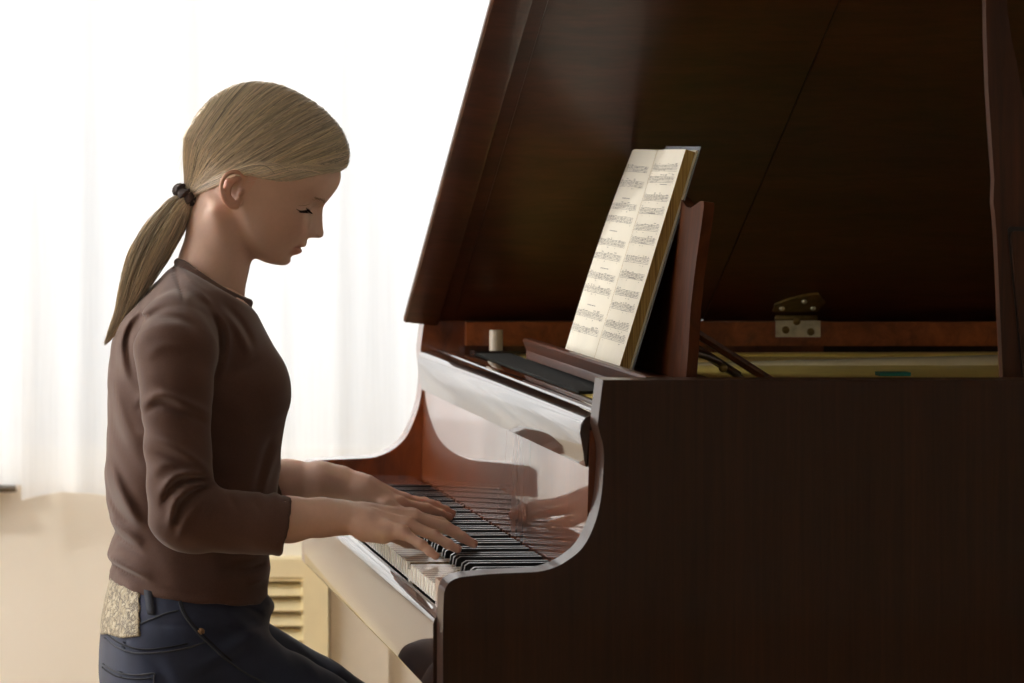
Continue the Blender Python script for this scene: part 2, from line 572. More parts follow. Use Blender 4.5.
inner = offset_line(outer, TH)
inner[0] = (XJ, TH); inner[-1] = (XJ, PW - TH)
bm = bmesh.new()
rows = []
for (ox, oy), (ix, iy) in zip(outer, inner):
    rows.append([bm.verts.new((ox, oy, ZB)), bm.verts.new((ox, oy, ZT_RIM - 0.003)), bm.verts.new((ox + (ix - ox) * .06, oy + (iy - oy) * .06, ZT_RIM)),
                 bm.verts.new((ox + (ix - ox) * .94, oy + (iy - oy) * .94, ZT_RIM)), bm.verts.new((ix, iy, ZT_RIM - 0.003)), bm.verts.new((ix, iy, ZB))])
for a, b in zip(rows, rows[1:]):
    for k in range(6):
        bm.faces.new((a[k], a[(k + 1) % 6], b[(k + 1) % 6], b[k]))
bm.faces.new(rows[0]); bm.faces.new(list(reversed(rows[-1])))
bm_obj('bent_rim', bm, M['wood_v'], piano, angle=35)

# rail of the inner rim on the bass side (its red face shows behind the music desk)
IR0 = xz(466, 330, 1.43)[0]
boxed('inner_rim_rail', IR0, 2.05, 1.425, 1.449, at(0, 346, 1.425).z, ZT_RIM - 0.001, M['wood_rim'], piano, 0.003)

# keybed, soundboard, braces and the gold cast plate
boxed('keybed', 0.70, 1.46, TH + 0.001, PW - TH - 0.001, 0.625, 0.680, M['wood_y'], piano)
bm = bmesh.new()
pl = [(1.0, TH + 0.002), (XJ, TH + 0.002)] + [p for p in offset_line(outer, TH + 0.002)][2:-2] + [(XJ, 1.424), (1.0, 1.424)]
add_prism(bm, [(x, y, 0.80) for x, y in pl], (0, 0, 0.012))
bm_obj('soundboard', bm, plain('spruce_soundboard', (190, 150, 96), 0.5, coat=0.3), piano)
ZP = at(0, 346, 1.425).z - 0.012         # plate surface
bm = bmesh.new()
pl2 = [(0.915, TH + 0.004), (XJ, TH + 0.004)] + offset_line(outer, TH + 0.006)[2:-2] + [(XJ, 1.422), (0.915, 1.422)]
add_prism(bm, [(x, y, ZP - 0.012) for x, y in pl2], (0, 0, 0.012))


def rib(bm, x0, x1, y0, y1, h0, h1, w0, w1):
    """raised tapering rib cast on the plate"""
    n = 24
    rows = []
    for i in range(n + 1):
        t = i / n
        x, y, h, w = x0 + (x1 - x0) * t, y0 + (y1 - y0) * t, h0 + (h1 - h0) * t, w0 + (w1 - w0) * t
        rows.append([bm.verts.new((x, y + w * math.cos(a), ZP + h * math.sin(a))) for a in [PI * k / 8 for k in range(9)]])
    for a, b in zip(rows, rows[1:]):
        for k in range(8): bm.faces.new((a[k], a[k + 1], b[k + 1], b[k]))


rib(bm, 1.10, 2.2, 1.38, 1.36, 0.004, 0.008, 0.02, 0.03)
plate = bm_obj('cast_plate', bm, M['gold'], piano, angle=50)
bm = bmesh.new()
rib(bm, 1.10, 2.2, 1.13, 1.20, 0.001, 0.026, 0.015, 0.05)
bm_obj('plate_rib', bm, M['rib_highlight'], plate, angle=50)  # rib coloured pale to carry its highlight
bm = bmesh.new()
rib(bm, 1.06, 1.9, 0.70, 0.70, 0.002, 0.012, 0.015, 0.03)
bm_obj('plate_rib', bm, M['rib_highlight'], plate, angle=50)
boxed('felt_strip', 0.907, 0.960, 0.50, 1.42, ZP, ZP + 0.004, M['felt'], piano, 0.001)

# key slip below the keys
bm = bmesh.new()
sx0 = 0.6525
prof = [(sx0 + .004, 0.612), (sx0, 0.618), (sx0 - .0005, 0.699), (sx0 + .0015, 0.705), (sx0 + .004, 0.7085), (sx0 + .0155, 0.7108), (sx0 + .0160, 0.612)]
add_prism(bm, [(x, TH + 0.001, z) for x, z in prof], (0, PW - 2 * TH - 0.002, 0))
bm_obj('key_slip', bm, M['wood_y'], piano, angle=50)
boxed('key_frame_rail', sx0 + 0.0185, sx0 + 0.05, TH + 0.001, PW - TH - 0.001, 0.68, 0.700, M['felt'], piano, 0)

# 88 keys
XK, ZK = 0.669, 0.735
KY0 = PW - TH - 0.0875
WP = 1.225 / 52
letters = 'ABCDEFG'
has_black_after = {'A', 'C', 'D', 'F', 'G'}
pressed = set()


def white_key(i):
    y1, y0 = KY0 - i * WP - 0.0011, KY0 - (i + 1) * WP + 0.0011          # y1 bass side, y0 treble side
    L = letters[i % 7]
    bass = letters[(i - 1) % 7] in has_black_after and i > 0
    treb = L in has_black_after and i < 51
    nb, nt = (0.0062 if bass else 0), (0.0062 if treb else 0)
    xf, xn, xr = XK, XK + 0.050, XK + 0.163
    pts = [(xf, y0), (xn, y0)]
    if treb: pts += [(xn, y0 + nt)]
    pts += [(xr, y0 + nt), (xr, y1 - nb)]
    if bass: pts += [(xn, y1 - nb)]
    pts += [(xn, y1), (xf, y1)]
    dz = -0.008 if i in pressed else 0.0
    bm = bmesh.new()
    add_prism(bm, [(x, y, ZK - 0.0215 + dz) for x, y in pts], (0, 0, 0.0215))
    ve = [e for e in bm.edges if abs(e.verts[0].co.z - e.verts[1].co.z) > .01 and e.verts[0].co.x < xf + 1e-4]
    bmesh.ops.bevel(bm, geom=ve, offset=0.0026, segments=2, affect='EDGES', clamp_overlap=True)
    bevel_all(bm, 0.0007, 1, 50)
    return bm


keyboard_white = []
for i in range(52):
    yc = KY0 - (i + .5) * WP
    if any(abs(yc - q) < WP * .5 for q in (0.374, 0.905)): pressed.add(i)
    o = bm_obj('white_key', white_key(i), M['white_key'], piano, angle=40)
    o.data.materials.append(M['key_side'])
    for p in o.data.polygons:
        if p.normal.z < 0.3 and p.center.x < XK + 0.004 and p.center.z < ZK - 0.004: p.material_index = 0
        elif abs(p.normal.y) > 0.7 and p.center.z < ZK - 0.002: p.material_index = 1
bkm = None
for i in range(51):
    if letters[i % 7] in has_black_after:
        y = KY0 - (i + 1) * WP
        if bkm is None:
            bm = bmesh.new()
            x0, x1 = XK + 0.0515, XK + 0.163
            vs = []
            for x, z, w in ((x0, ZK - 0.012, .0054), (x0 + .004, ZK + .0085, .0046), (x0 + .009, ZK + .0118, .0042), (x1, ZK + .0125, .0042), (x1, ZK - .012, .0054)):
                vs.append([bm.verts.new((x, -w, z)), bm.verts.new((x, w, z))])
            for a, b in zip(vs, vs[1:]): bm.faces.new((a[0], a[1], b[1], b[0]))
            bm.faces.new([v[0] for v in vs]); bm.faces.new([v[1] for v in reversed(vs)])
            bm.faces.new((vs[-1][0], vs[-1][1], vs[0][1], vs[0][0]))
            bevel_all(bm, 0.0005, 1, 20)
            o = bm_obj('black_key', bm, M['black_key'], piano, angle=40)
            bkm = o.data
        else:
            o = link(bpy.data.objects.new('black_key', bkm), piano)
        o.location = (0, y, 0)
for y0, y1 in ((TH + 0.001, KY0 - 1.225 - 0.001), (KY0 + 0.001, PW - TH - 0.001)):
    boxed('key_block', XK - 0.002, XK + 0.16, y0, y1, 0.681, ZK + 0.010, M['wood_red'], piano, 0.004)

# fallboard: upright polished board behind the keys and the rolled lip along its top
bm = bmesh.new()
add_prism(bm, [(x, TH + 0.002, z) for x, z in ((0.8335, 0.722), (0.8385, 0.93), (0.856, 0.93), (0.850, 0.722))], (0, PW - 2 * TH - 0.004, 0))
fb = bm_obj('fallboard', bm, M['wood_fall'], piano)
bm = bmesh.new()
lip = [(0.8340, 0.8862), (0.8318, 0.900), (0.8275, 0.926), (0.8290, 0.937), (0.8335, 0.944), (0.8385, 0.9465), (0.8570, 0.9468), (0.8570, 0.934), (0.8375, 0.934), (0.8372, 0.8885), (0.8365, 0.8857)]
ya, yb = TH + 0.004, PW - TH - 0.004
add_prism(bm, [(x, ya, z) for x, z in lip], (0, yb - ya, 0))
es = [e for e in bm.edges if all(abs(v.co.y - ya) < 1e-5 for v in e.verts) or all(abs(v.co.y - yb) < 1e-5 for v in e.verts)]
bmesh.ops.bevel(bm, geom=es, offset=0.0025, segments=2, affect='EDGES', clamp_overlap=True)
bm_obj('fallboard_lip', bm, M['wood_y'], fb, angle=50)
bm = bmesh.new()
add_prism(bm, [(x, ya, z) for x, z in ((0.8575, 0.90), (0.8575, 0.9475), (0.8585, 0.9490), (0.8660, 0.9491), (0.868, 0.9470), (0.868, 0.90))], (0, yb - ya, 0))
bm_obj('hinge_rail', bm, M['wood_y'], piano, angle=50)
bm = bmesh.new()
add_prism(bm, [(x, ya, z) for x, z in ((0.8685, 0.90), (0.8685, 0.9450), (0.872, 0.9462), (0.899, 0.9462), (0.9045, 0.944), (0.9045, 0.90))], (0, yb - ya, 0))
bm_obj('action_rail', bm, M['wood_y'], piano, angle=50)
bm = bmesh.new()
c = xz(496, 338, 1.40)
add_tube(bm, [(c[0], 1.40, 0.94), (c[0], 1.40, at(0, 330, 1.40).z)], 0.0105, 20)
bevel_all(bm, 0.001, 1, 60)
bm_obj('reflection_post', bm, M['post_reflection'], piano, angle=40)  # added cream post, stands for a window reflection on the desk block
bm = bmesh.new(); add_box(bm, 0.9055, 0.975, 1.37, 1.424, 0.945, 0.950); bm_obj('reflection_post_shelf', bm, M['wood_y'], piano)

# music desk: base frame, slides, leaning board with scrolled top
desk = thing('music_desk_base', '', '') if False else None
DT = math.tan(math.radians(5.9))
DX0, DZ0 = 1.0255, 0.967
base = boxed('music_desk', 0.942, 1.075, 0.22, 1.12, 0.953, 0.965, M['wood_rail'], piano, 0.002)
bm = bmesh.new()
add_prism(bm, [(x, 0.22, z) for x, z in ((0.945, 0.958), (0.937, 0.980), (0.939, 0.983), (0.949, 0.983), (0.952, 0.979), (0.952, 0.958))], (0, 0.90, 0))
bevel_all(bm, 0.0015, 1, 60)
bm_obj('ledge_lip', bm, M['wood_rail'], base, angle=40)
half = [(0.398, 0.966), (0.401, 1.00), (0.408, 1.03), (0.414, 1.06), (0.412, 1.10), (0.406, 1.14), (0.400, 1.17), (0.398, 1.190), (0.402, 1.196), (0.420, 1.1965), (0.445, 1.192), (0.475, 1.1865), (0.50, 1.187), (0.54, 1.196), (0.60, 1.208), (0.67, 1.213)]
outl = half + [(1.34 - y, z) for y, z in reversed(half[:-1])]
bm = bmesh.new()
add_prism(bm, [(DX0 + (z - DZ0) * DT, y, z) for y, z in outl], (0.0135, 0, -0.0015))
bevel_all(bm, 0.002, 2, 50)
bm_obj('desk_board', bm, M['wood_desk'], base, angle=40)
for y in (0.55, 0.80):                    # folding struts behind the board
    b = at(772, 384, 0.62)
    bm = bmesh.new()
    add_tube(bm, [(1.055, y, 1.03), (b.x, y + 0.02, ZP + 0.004)], 0.0065, 6)
    bm_obj('desk_strut', bm, M['wood_rail'], base)
bm = bmesh.new()
p = [at(688, 352, 0.52), at(705, 356, 0.54), at(722, 364, 0.56), at(742, 380, 0.58)]
add_tube(bm, [tuple(q) for q in spline([tuple(q) for q in p], 10)], 0.005, 6)
bm_obj('strut_brace', bm, M['wood_x'], base, smooth=True)
bm = bmesh.new(); q = at(723, 368, 0.55)
bmesh.ops.create_uvsphere(bm, u_segments=12, v_segments=8, radius=0.006, matrix=Matrix.Translation(q))
bm_obj('brass_screw', bm, M['brass'], base, smooth=True)

# lid, hinged on the bass side
LA = math.radians(28.6)
HY, HZ = PW - 0.046, ZT_RIM - 0.0025
LD = Vector((0, -math.cos(LA), math.sin(LA)))       # up along the lid
LN = Vector((0, math.sin(LA), math.cos(LA)))        # out of its upper face


def lid_pt(x, s, n=0.0):
    return Vector((x, HY, HZ)) + LD * s + LN * n


FX0, CRACK = 0.8055, 1.271
lid_pl = [(x, PW + 0.012 - y) for x, y in offset_line(outer, -0.014)]      # (x, distance from the hinge)
treble = [p for p in lid_pl if p[0] >= XJ]
main = [(CRACK + 0.0012, 0.0), (CRACK + 0.0012, PW + 0.02)] + treble[:-1] + [(XJ, 0.0)]
bm = bmesh.new()
add_prism(bm, [lid_pt(x, s) for x, s in main], LN * 0.021)
bevel_all(bm, 0.003, 2, 50)
lid = bm_obj('lid', bm, M['wood_lid'], piano, angle=35)
bm = bmesh.new()
add_prism(bm, [lid_pt(x, s) for x, s in ((FX0 + 0.022, 0.0), (FX0 + 0.022, PW + 0.02), (CRACK - 0.0012, PW + 0.02), (CRACK - 0.0012, 0.0))], LN * 0.021)
bevel_all(bm, 0.0025, 2, 50)
flap = bm_obj('lid_front_flap', bm, M['wood_lid'], piano, angle=35)
bm = bmesh.new()
e0, e1 = FX0, 0.8585
add_prism(bm, [lid_pt(e0, 0.012, 0.002), lid_pt(e0, 0.012, -0.004), lid_pt(e0 + 0.003, 0.012, -0.0065), lid_pt(e1 - 0.004, 0.012, -0.012), lid_pt(e1, 0.012, -0.0105), lid_pt(e1 + 0.001, 0.012, 0.0)] +
          [lid_pt(FX0 + 0.0215, 0.012, 0.0), lid_pt(FX0 + 0.0215, 0.012, 0.020)], LD * (PW + 0.012))
bm_obj('edge_moulding', bm, M['wood_lid'], flap, angle=30)
bm = bmesh.new()
add_prism(bm, [lid_pt(0.860, 0.02, 0.0), lid_pt(0.860, 0.02, -0.004), lid_pt(0.881, 0.02, -0.004), lid_pt(0.883, 0.02, 0.0)], LD * (PW - 0.04))
bm_obj('inner_moulding', bm, M['wood_lid'], flap, angle=30)
bm = bmesh.new()
add_prism(bm, [lid_pt(x, 0.004, n) for x, n in ((CRACK - 0.0012, 0.003), (CRACK - 0.0012, 0.0205), (CRACK + 0.0012, 0.0205), (CRACK + 0.0012, 0.003))], LD * (PW + 0.01))
bm_obj('crack_shade_filler', bm, M['dark'], flap)  # dark filler strip, blackens the crack and stops light through it

# lid hinge: leaf on the rim rail and shaped leaf on the lid
ha, hb = xz(775.5, 0, 1.425)[0], xz(820, 0, 1.425)[0]
hz0, hz1 = at(0, 337, 1.425).z, ZT_RIM + 0.001
hinge = boxed('lid_hinge', ha, hb, 1.4215, 1.4255, hz0, hz1, M['nickel'], piano, 0.001)
for px, py in ((797, 321.5), (786, 330), (811, 332)):
    q = at(px, py, 1.42)
    bm = bmesh.new()
    bmesh.ops.create_uvsphere(bm, u_segments=12, v_segments=6, radius=0.006, matrix=Matrix.Translation((q.x, 1.4215, q.z)) @ Matrix.Diagonal((1, 0.3, 1, 1)))
    add_box(bm, q.x - 0.0045, q.x + 0.0045, 1.4188, 1.4205, q.z - 0.0007, q.z + 0.0007)
    bm_obj('hinge_screw', bm, M['brass'], hinge, smooth=True)
leaf = [(771, 315), (770, 306), (775, 302), (783, 297), (793, 293), (802, 290.5), (808, 290), (812, 294), (815, 298), (819, 302), (817, 308), (816, 315)]
k1 = (hb - ha) / (820 - 775.5)
bm = bmesh.new()
add_prism(bm, [lid_pt(ha + (px - 775.5) * k1, 0.045 + (315 - py) * k1 * 1.55, -0.0005) for px, py in leaf], LN * -0.004)
bevel_all(bm, 0.001, 1, 50)
bm_obj('lid_leaf', bm, M['brass'], hinge, angle=40)
bm = bmesh.new()
add_tube(bm, [(ha + 0.002, 1.436, ZT_RIM + 0.005), (hb - 0.002, 1.436, ZT_RIM + 0.005)], 0.005, 10)
bm_obj('hinge_knuckle', bm, M['brass'], hinge, smooth=True)
for px, py in ((778, 309), (809, 309), (797, 299)):
    q = lid_pt(ha + (px - 775.5) * k1, 0.045 + (315 - py) * k1 * 1.55, -0.005)
    bm = bmesh.new()
    bmesh.ops.create_uvsphere(bm, u_segments=10, v_segments=6, radius=0.0045, matrix=Matrix.Translation(q))
    bm_obj('leaf_screw', bm, M['nickel'], hinge, smooth=True)

# lid prop: broad tapering board with the short prop lying on the painted shade of its slot
PY = 0.085
prop_l = [(1003.5, 384), (1002.8, 374), (998.5, 277), (996.5, 235), (994.8, 212), (993.4, 203), (994.4, 180), (991, 130), (988.4, 91), (986.3, 30), (985.5, -30), (985, -150), (985, -250)]
prop_r = [(1004, -250), (1004.5, -150), (1005, -30), (1007.5, 10), (1011.5, 38), (1017, 63), (1023, 98), (1028, 150), (1034, 230), (1042, 320), (1047, 384)]
bm = bmesh.new()
pts = [at(px, py, PY) for px, py in prop_l] + [at(px, py, PY) for px, py in prop_r]
zmax = HZ + (HY - PY) * math.tan(LA) - 0.004
pts = [Vector((p.x, p.y, min(p.z, zmax))) for p in pts]
add_prism(bm, pts, (0, 0.016, 0))
bevel_all(bm, 0.002, 2, 50)
prop = bm_obj('lid_prop', bm, M['wood_prop'], piano, angle=40)
bm = bmesh.new()
add_prism(bm, [at(px, py, PY - 0.0012) for px, py in ((1022.5, 384), (1008.2, 236), (1007.8, 229), (1010, 226.5), (1028, 227), (1029.5, 230), (1043, 384))], (0, 0.001, 0))
bm_obj('prop_slot_shade', bm, M['dark'], prop)  # dark sheet on the uncut board, painted shade of the slot
bm = bmesh.new()
add_prism(bm, [at(px, py, PY - 0.006) for px, py in ((1025, 384), (1011.5, 238), (1012, 233), (1015, 231), (1025, 231.5), (1027, 234), (1040, 384))], (0, 0.005, 0))
bevel_all(bm, 0.0015, 2, 50)
bm_obj('short_prop', bm, M['wood_prop'], prop, angle=40)

# legs with casters, pedal lyre (below the picture)
for lx, ly in ((0.98, 0.14), (0.98, 1.36), (2.05, 1.15)):
    bm = bmesh.new()
    for z0, z1, a, b in ((0.56, 0.624 if lx < 1.5 else 0.70, 0.065, 0.065), (0.10, 0.56, 0.032, 0.055)):
        v0 = [bm.verts.new((lx + sx * a, ly + sy * a, z0)) for sx, sy in ((-1, -1), (1, -1), (1, 1), (-1, 1))]
        v1 = [bm.verts.new((lx + sx * b, ly + sy * b, z1)) for sx, sy in ((-1, -1), (1, -1), (1, 1), (-1, 1))]
        bm.faces.new(list(reversed(v0))); bm.faces.new(v1)
        for k in range(4): bm.faces.new((v0[k], v0[(k + 1) % 4], v1[(k + 1) % 4], v1[k]))
    leg = bm_obj('leg', bm, M['wood_v'], piano)
    bm = bmesh.new()
    add_tube(bm, [(lx, ly, 0.10), (lx, ly, 0.055)], 0.02, 12)
    add_tube(bm, [(lx - 0.012, ly, 0.03), (lx + 0.012, ly, 0.03)], 0.03, 16)
    bm_obj('caster', bm, M['brass'], leg, angle=40)
bm = bmesh.new()
for y in (0.62, 0.88):
    add_tube(bm, [tuple(q) for q in spline([(1.02, y, 0.626), (1.02, y + (0.05 if y < .75 else -.05), 0.45), (1.02, y, 0.30), (1.02, y + (0.03 if y < .75 else -.03), 0.12)], 14)], 0.02, 8)
add_box(bm, 0.95, 1.09, 0.58, 0.92, 0.05, 0.13)
lyre = bm_obj('pedal_lyre', bm, M['wood_v'], piano, angle=40)
for y in (0.67, 0.75, 0.83):
    bm = bmesh.new()
    add_prism(bm, [(0.95, y - 0.012, 0.075), (0.90, y - 0.016, 0.07), (0.86, y - 0.022, 0.065), (0.845, y, 0.062), (0.86, y + 0.022, 0.065), (0.90, y + 0.016, 0.07), (0.95, y + 0.012, 0.075)], (0, 0, 0.012))
    bm_obj('pedal', bm, M['brass'], lyre, angle=40)

# a small turquoise strip on the plate
bm = bmesh.new()
a, b = at(876, 373.2, 0.74), at(907, 372.8, 0.74)
zz = ZP + 0.0125
add_box(bm, a.x, b.x, 0.72, 0.745, zz - 0.003, zz + 0.002)
bevel_all(bm, 0.001, 1)
tag(bm_obj('turquoise_strip', bm, M['teal'], None), 'small turquoise strip lying on the gold plate inside the piano', 'strip')

# ------------------------------------------------------------------ the open music book on the desk
book = thing('music_book', 'open book of printed sheet music standing on the piano music desk', 'book', (0.99, 0.74, 0.966))
PAPER = plain('aged_paper', (238, 232, 216), 0.8, var=0.04, vscale=12)
INK = plain('grey_printing_ink', (162, 157, 148), 0.9)
EDGE = NT('gilt_brown_page_edges')
ev = EDGE.coords((900, 4, 14))
EDGE.l(EDGE.ramp(EDGE.noise(ev, 1, 3), [(0.35, srgb(140, 110, 52)), (0.65, srgb(196, 164, 92))]), EDGE.b.inputs['Base Color'])
EDGE.set(Roughness=0.7)
BT = math.atan2(1.050 - 0.963, 1.2606 - 0.9747)
BU = Vector((math.sin(BT), 0, math.cos(BT)))                 # up the page
BN = Vector((-math.cos(BT), 0, math.sin(BT)))                # out of the page
BO = Vector((0.967, 0.54, 0.9735))                          # bottom of the near page edge
BH, BWD, BWF = 0.302, 0.222, 0.222


def page_pt(y, v, lift=0.0):
    """surface of the spread: y 0 (near edge) .. 0.4 (far edge), v 0 .. 1 up the page"""
    q = (BWD - y) / BWD if y < BWD else (y - BWD) / BWF     # 0 in the gutter, 1 at the fore edges
    h = 0.010 * (1 - (1 - q) ** 2) ** 0.5 - 0.010      # pages roll into the gutter
    if y > BWD:
        h += 0.012 * max(0.0, q - 0.55) ** 2 * -3.0 - 0.010 * (v ** 3) * q ** 2      # the far leaf curls back a little
    return BO + Vector((0, y, 0)) + BU * (v * BH) + BN * (h + lift)


def page(name, y0, y1):
    nu, nv = 22, 24
    V = [page_pt(y0 + (y1 - y0) * i / nu, j / nv) for i in range(nu + 1) for j in range(nv + 1)]
    Q = [(i * (nv + 1) + j, (i + 1) * (nv + 1) + j, (i + 1) * (nv + 1) + j + 1, i * (nv + 1) + j + 1) for i in range(nu) for j in range(nv)]
    return mesh_obj(name, V, Q, PAPER, book, True)


pg_r, pg_l = page('right_page', 0.0, BWD), page('left_page', BWD, BWD + BWF)


def page_flat(y, v):
    return BO + Vector((0, y, 0)) + BU * (v * BH)


def page_block(name, y0, y1, thick):
    """leaves under the open page"""
    nu = 14
    V, Q = [], []
    for i in range(nu + 1):
        y = y0 + (y1 - y0) * i / nu
        for v in (0.0, 1.0):
            a = page_pt(y, v, -0.0006)
            V += [a, a - BN * max(0.002, thick + 0.0006 + (a - page_flat(y, v)).dot(BN))]
    for i in range(nu):
        a, b = i * 4, i * 4 + 4
        Q += [(a, a + 1, b + 1, b), (a + 2, b + 2, b + 3, a + 3), (a + 1, a + 3, b + 3, b + 1), (a, b, b + 2, a + 2)]
    Q += [(0, 2, 3, 1), (nu * 4, nu * 4 + 1, nu * 4 + 3, nu * 4 + 2)]
    return mesh_obj(name, V, Q, EDGE.m, book)


page_block('page_block', 0.001, BWD - 0.004, 0.0130)
page_block('page_block', BWD + 0.004, BWD + BWF - 0.004, 0.006)
# clear plastic wrapper round a cream board cover
CVR = plain('cream_board_cover', (214, 204, 178), 0.6)
bm = bmesh.new()
c0 = BO - BN * 0.0140
add_prism(bm, [c0 + Vector((0, -0.001, 0)) + BU * -0.002, c0 + Vector((0, 0.42, 0)) + BU * -0.002, c0 + Vector((0, 0.42, 0)) + BU * (BH + 0.003), c0 + Vector((0, -0.001, 0)) + BU * (BH + 0.003)], BN * -0.002)
bm_obj('cover', bm, CVR, book)
pm = NT('clear_plastic_wrapper')
pm.set(Base_Color=(0.75, 0.82, 0.9, 1), Roughness=0.12, Transmission_Weight=0.55, IOR=1.3, Alpha=0.75)
bm = bmesh.new()
c1 = c0 - BN * 0.0028
add_prism(bm, [c1 + Vector((0, -0.004, 0)) + BU * -0.003, c1 + Vector((0, 0.30, 0)) + BU * -0.003, c1 + Vector((0, 0.22, 0)) + BU * (BH + 0.009), c1 + Vector((0, -0.004, 0)) + BU * (BH + 0.009)], BN * -0.0012)
bm_obj('plastic_wrapper', bm, pm.m, book)

# printed staves: thin inked quads following the paper
rnd = random.Random(11)


def ink(name, y0, y1, rows, parent, title):
    V, Q = [], []

    def quad(a, b, va, vb, n=6):
        for k in range(n):
            p, q = a + (b - a) * k / n, a + (b - a) * (k + 1) / n
            i = len(V)
            V.extend([page_pt(p, va, 0.0004), page_pt(q, va, 0.0004), page_pt(q, vb, 0.0004), page_pt(p, vb, 0.0004)])
            Q.append((i, i + 1, i + 2, i + 3))
    mm = 0.001 / BH
    for v in rows:
        a, b = y0 + 0.014, y1 - 0.014
        for L in range(5):
            quad(a, b, v + (L - 2) * 2.0 * mm - .26 * mm, v + (L - 2) * 2.0 * mm + .26 * mm, 8)
        y = a + 0.008
        while y < b - 0.006:
            k = rnd.choice((2, 3, 4, 4))
            base = rnd.uniform(-3.4, 2.2)
            for j in range(k):
                yy = y + j * 0.0042
                if yy > b - 0.004: break
                h = base + rnd.uniform(-1.6, 1.6)
                quad(yy - .0013, yy + .0013, v + (h - .8) * mm, v + (h + .8) * mm, 1)
                quad(yy + .0007, yy + .0011, v + h * mm, v + (base + 5.4) * mm, 1)
            e = min(y + (k - 1) * 0.0042, b - 0.004)
            quad(y, e + .0011, v + (base + 4.7) * mm, v + (base + 5.6) * mm, 1)
            if rnd.random() < .5: quad(y, e + .0011, v + (base + 3.1) * mm, v + (base + 3.9) * mm, 1)
            y += k * 0.0042 + rnd.uniform(.003, .006)
        for _ in range(3):                                  # fingering and dynamics under the stave
            yy = rnd.uniform(a, b - .008)
            quad(yy, yy + rnd.uniform(.002, .006), v - 7.6 * mm, v - 6.6 * mm, 1)
    for v in title:
        yy = rnd.uniform(y0 + .05, y0 + .08)
        quad(yy, yy + .05, v, v + 1.1 * mm, 2)
    return mesh_obj(name, V, Q, INK, parent)


def rowv(px_y, x0, x1):
    return [(370 - y) / 219.0 for y in px_y]


rr_ = [170.5, 182, 200.6, 213.8, 230.5, 243.7, 263, 279, 296.6, 310.6, 329, 341]
rows_r = [(x - 151.5) / (368 - 151.5) for x in rr_]
ink('printed_staves', 0.0, BWD, [1 - t for t in rows_r], pg_r, [1 - t for t in (0.165, 0.30, 0.44, 0.60, 0.75)])
rl_ = [169, 184, 207, 220, 244, 258, 278, 292, 316.8, 332.6]
rows_l = [(x - 149) / (358 - 149) for x in rl_]
ink('printed_staves', BWD, BWD + BWF, [1 - t for t in rows_l], pg_l, [1 - t for t in (0.24, 0.40, 0.58, 0.76)])
# ------------------------------------------------------------------ sculpting by signed distance fields
f32 = np.float32


class Grid:
    def __init__(s, lo, hi, h):
        s.lo, s.h = np.array(lo, float), h
        n = [int(math.ceil((b - a) / h)) + 1 for a, b in zip(lo, hi)]
        ax = [np.arange(k, dtype=f32) * f32(h) + f32(a) for k, a in zip(n, lo)]
        s.X, s.Y, s.Z = np.meshgrid(*ax, indexing='ij', sparse=True)
        s.shape = tuple(n)
        s.V = np.full(s.shape, 1.0, dtype=f32)

    def full(s):
        return np.broadcast_arrays(s.X, s.Y, s.Z)


def smin(a, b, k):
    h = np.maximum(k - np.abs(a - b), 0) / k
    return np.minimum(a, b) - h * h * (k * 0.25)


def smax(a, b, k):
    return -smin(-a, -b, k)


def d_cone(G, a, b, ra, rb):
    """capsule with a radius at each end"""
    a, b = np.array(a, float), np.array(b, float)
    ba = b - a
    L2 = float(ba @ ba) + 1e-12
    px, py, pz = G.X - f32(a[0]), G.Y - f32(a[1]), G.Z - f32(a[2])
    t = np.clip((px * ba[0] + py * ba[1] + pz * ba[2]) / L2, 0, 1).astype(f32)
    dx, dy, dz = px - t * f32(ba[0]), py - t * f32(ba[1]), pz - t * f32(ba[2])
    return np.sqrt(dx * dx + dy * dy + dz * dz) - (f32(ra) + t * f32(rb - ra))


def d_ell(G, c, r, R=None):
    """ellipsoid; R rows are its local axes"""
    px, py, pz = G.X - f32(c[0]), G.Y - f32(c[1]), G.Z - f32(c[2])
    if R is not None:
        px, py, pz = [px * f32(q[0]) + py * f32(q[1]) + pz * f32(q[2]) for q in R]
    k0 = np.sqrt((px / r[0]) ** 2 + (py / r[1]) ** 2 + (pz / r[2]) ** 2)
    k1 = np.sqrt((px / r[0] ** 2) ** 2 + (py / r[1] ** 2) ** 2 + (pz / r[2] ** 2) ** 2) + 1e-9
    return (k0 * (k0 - 1) / k1).astype(f32)


def d_path(G, pts, rad, k=0.0):
    d = None
    for (p, q, ra, rb) in zip(pts, pts[1:], rad, rad[1:]):
        e = d_cone(G, p, q, ra, rb)
        d = e if d is None else (np.minimum(d, e) if k == 0 else smin(d, e, k))
    return d


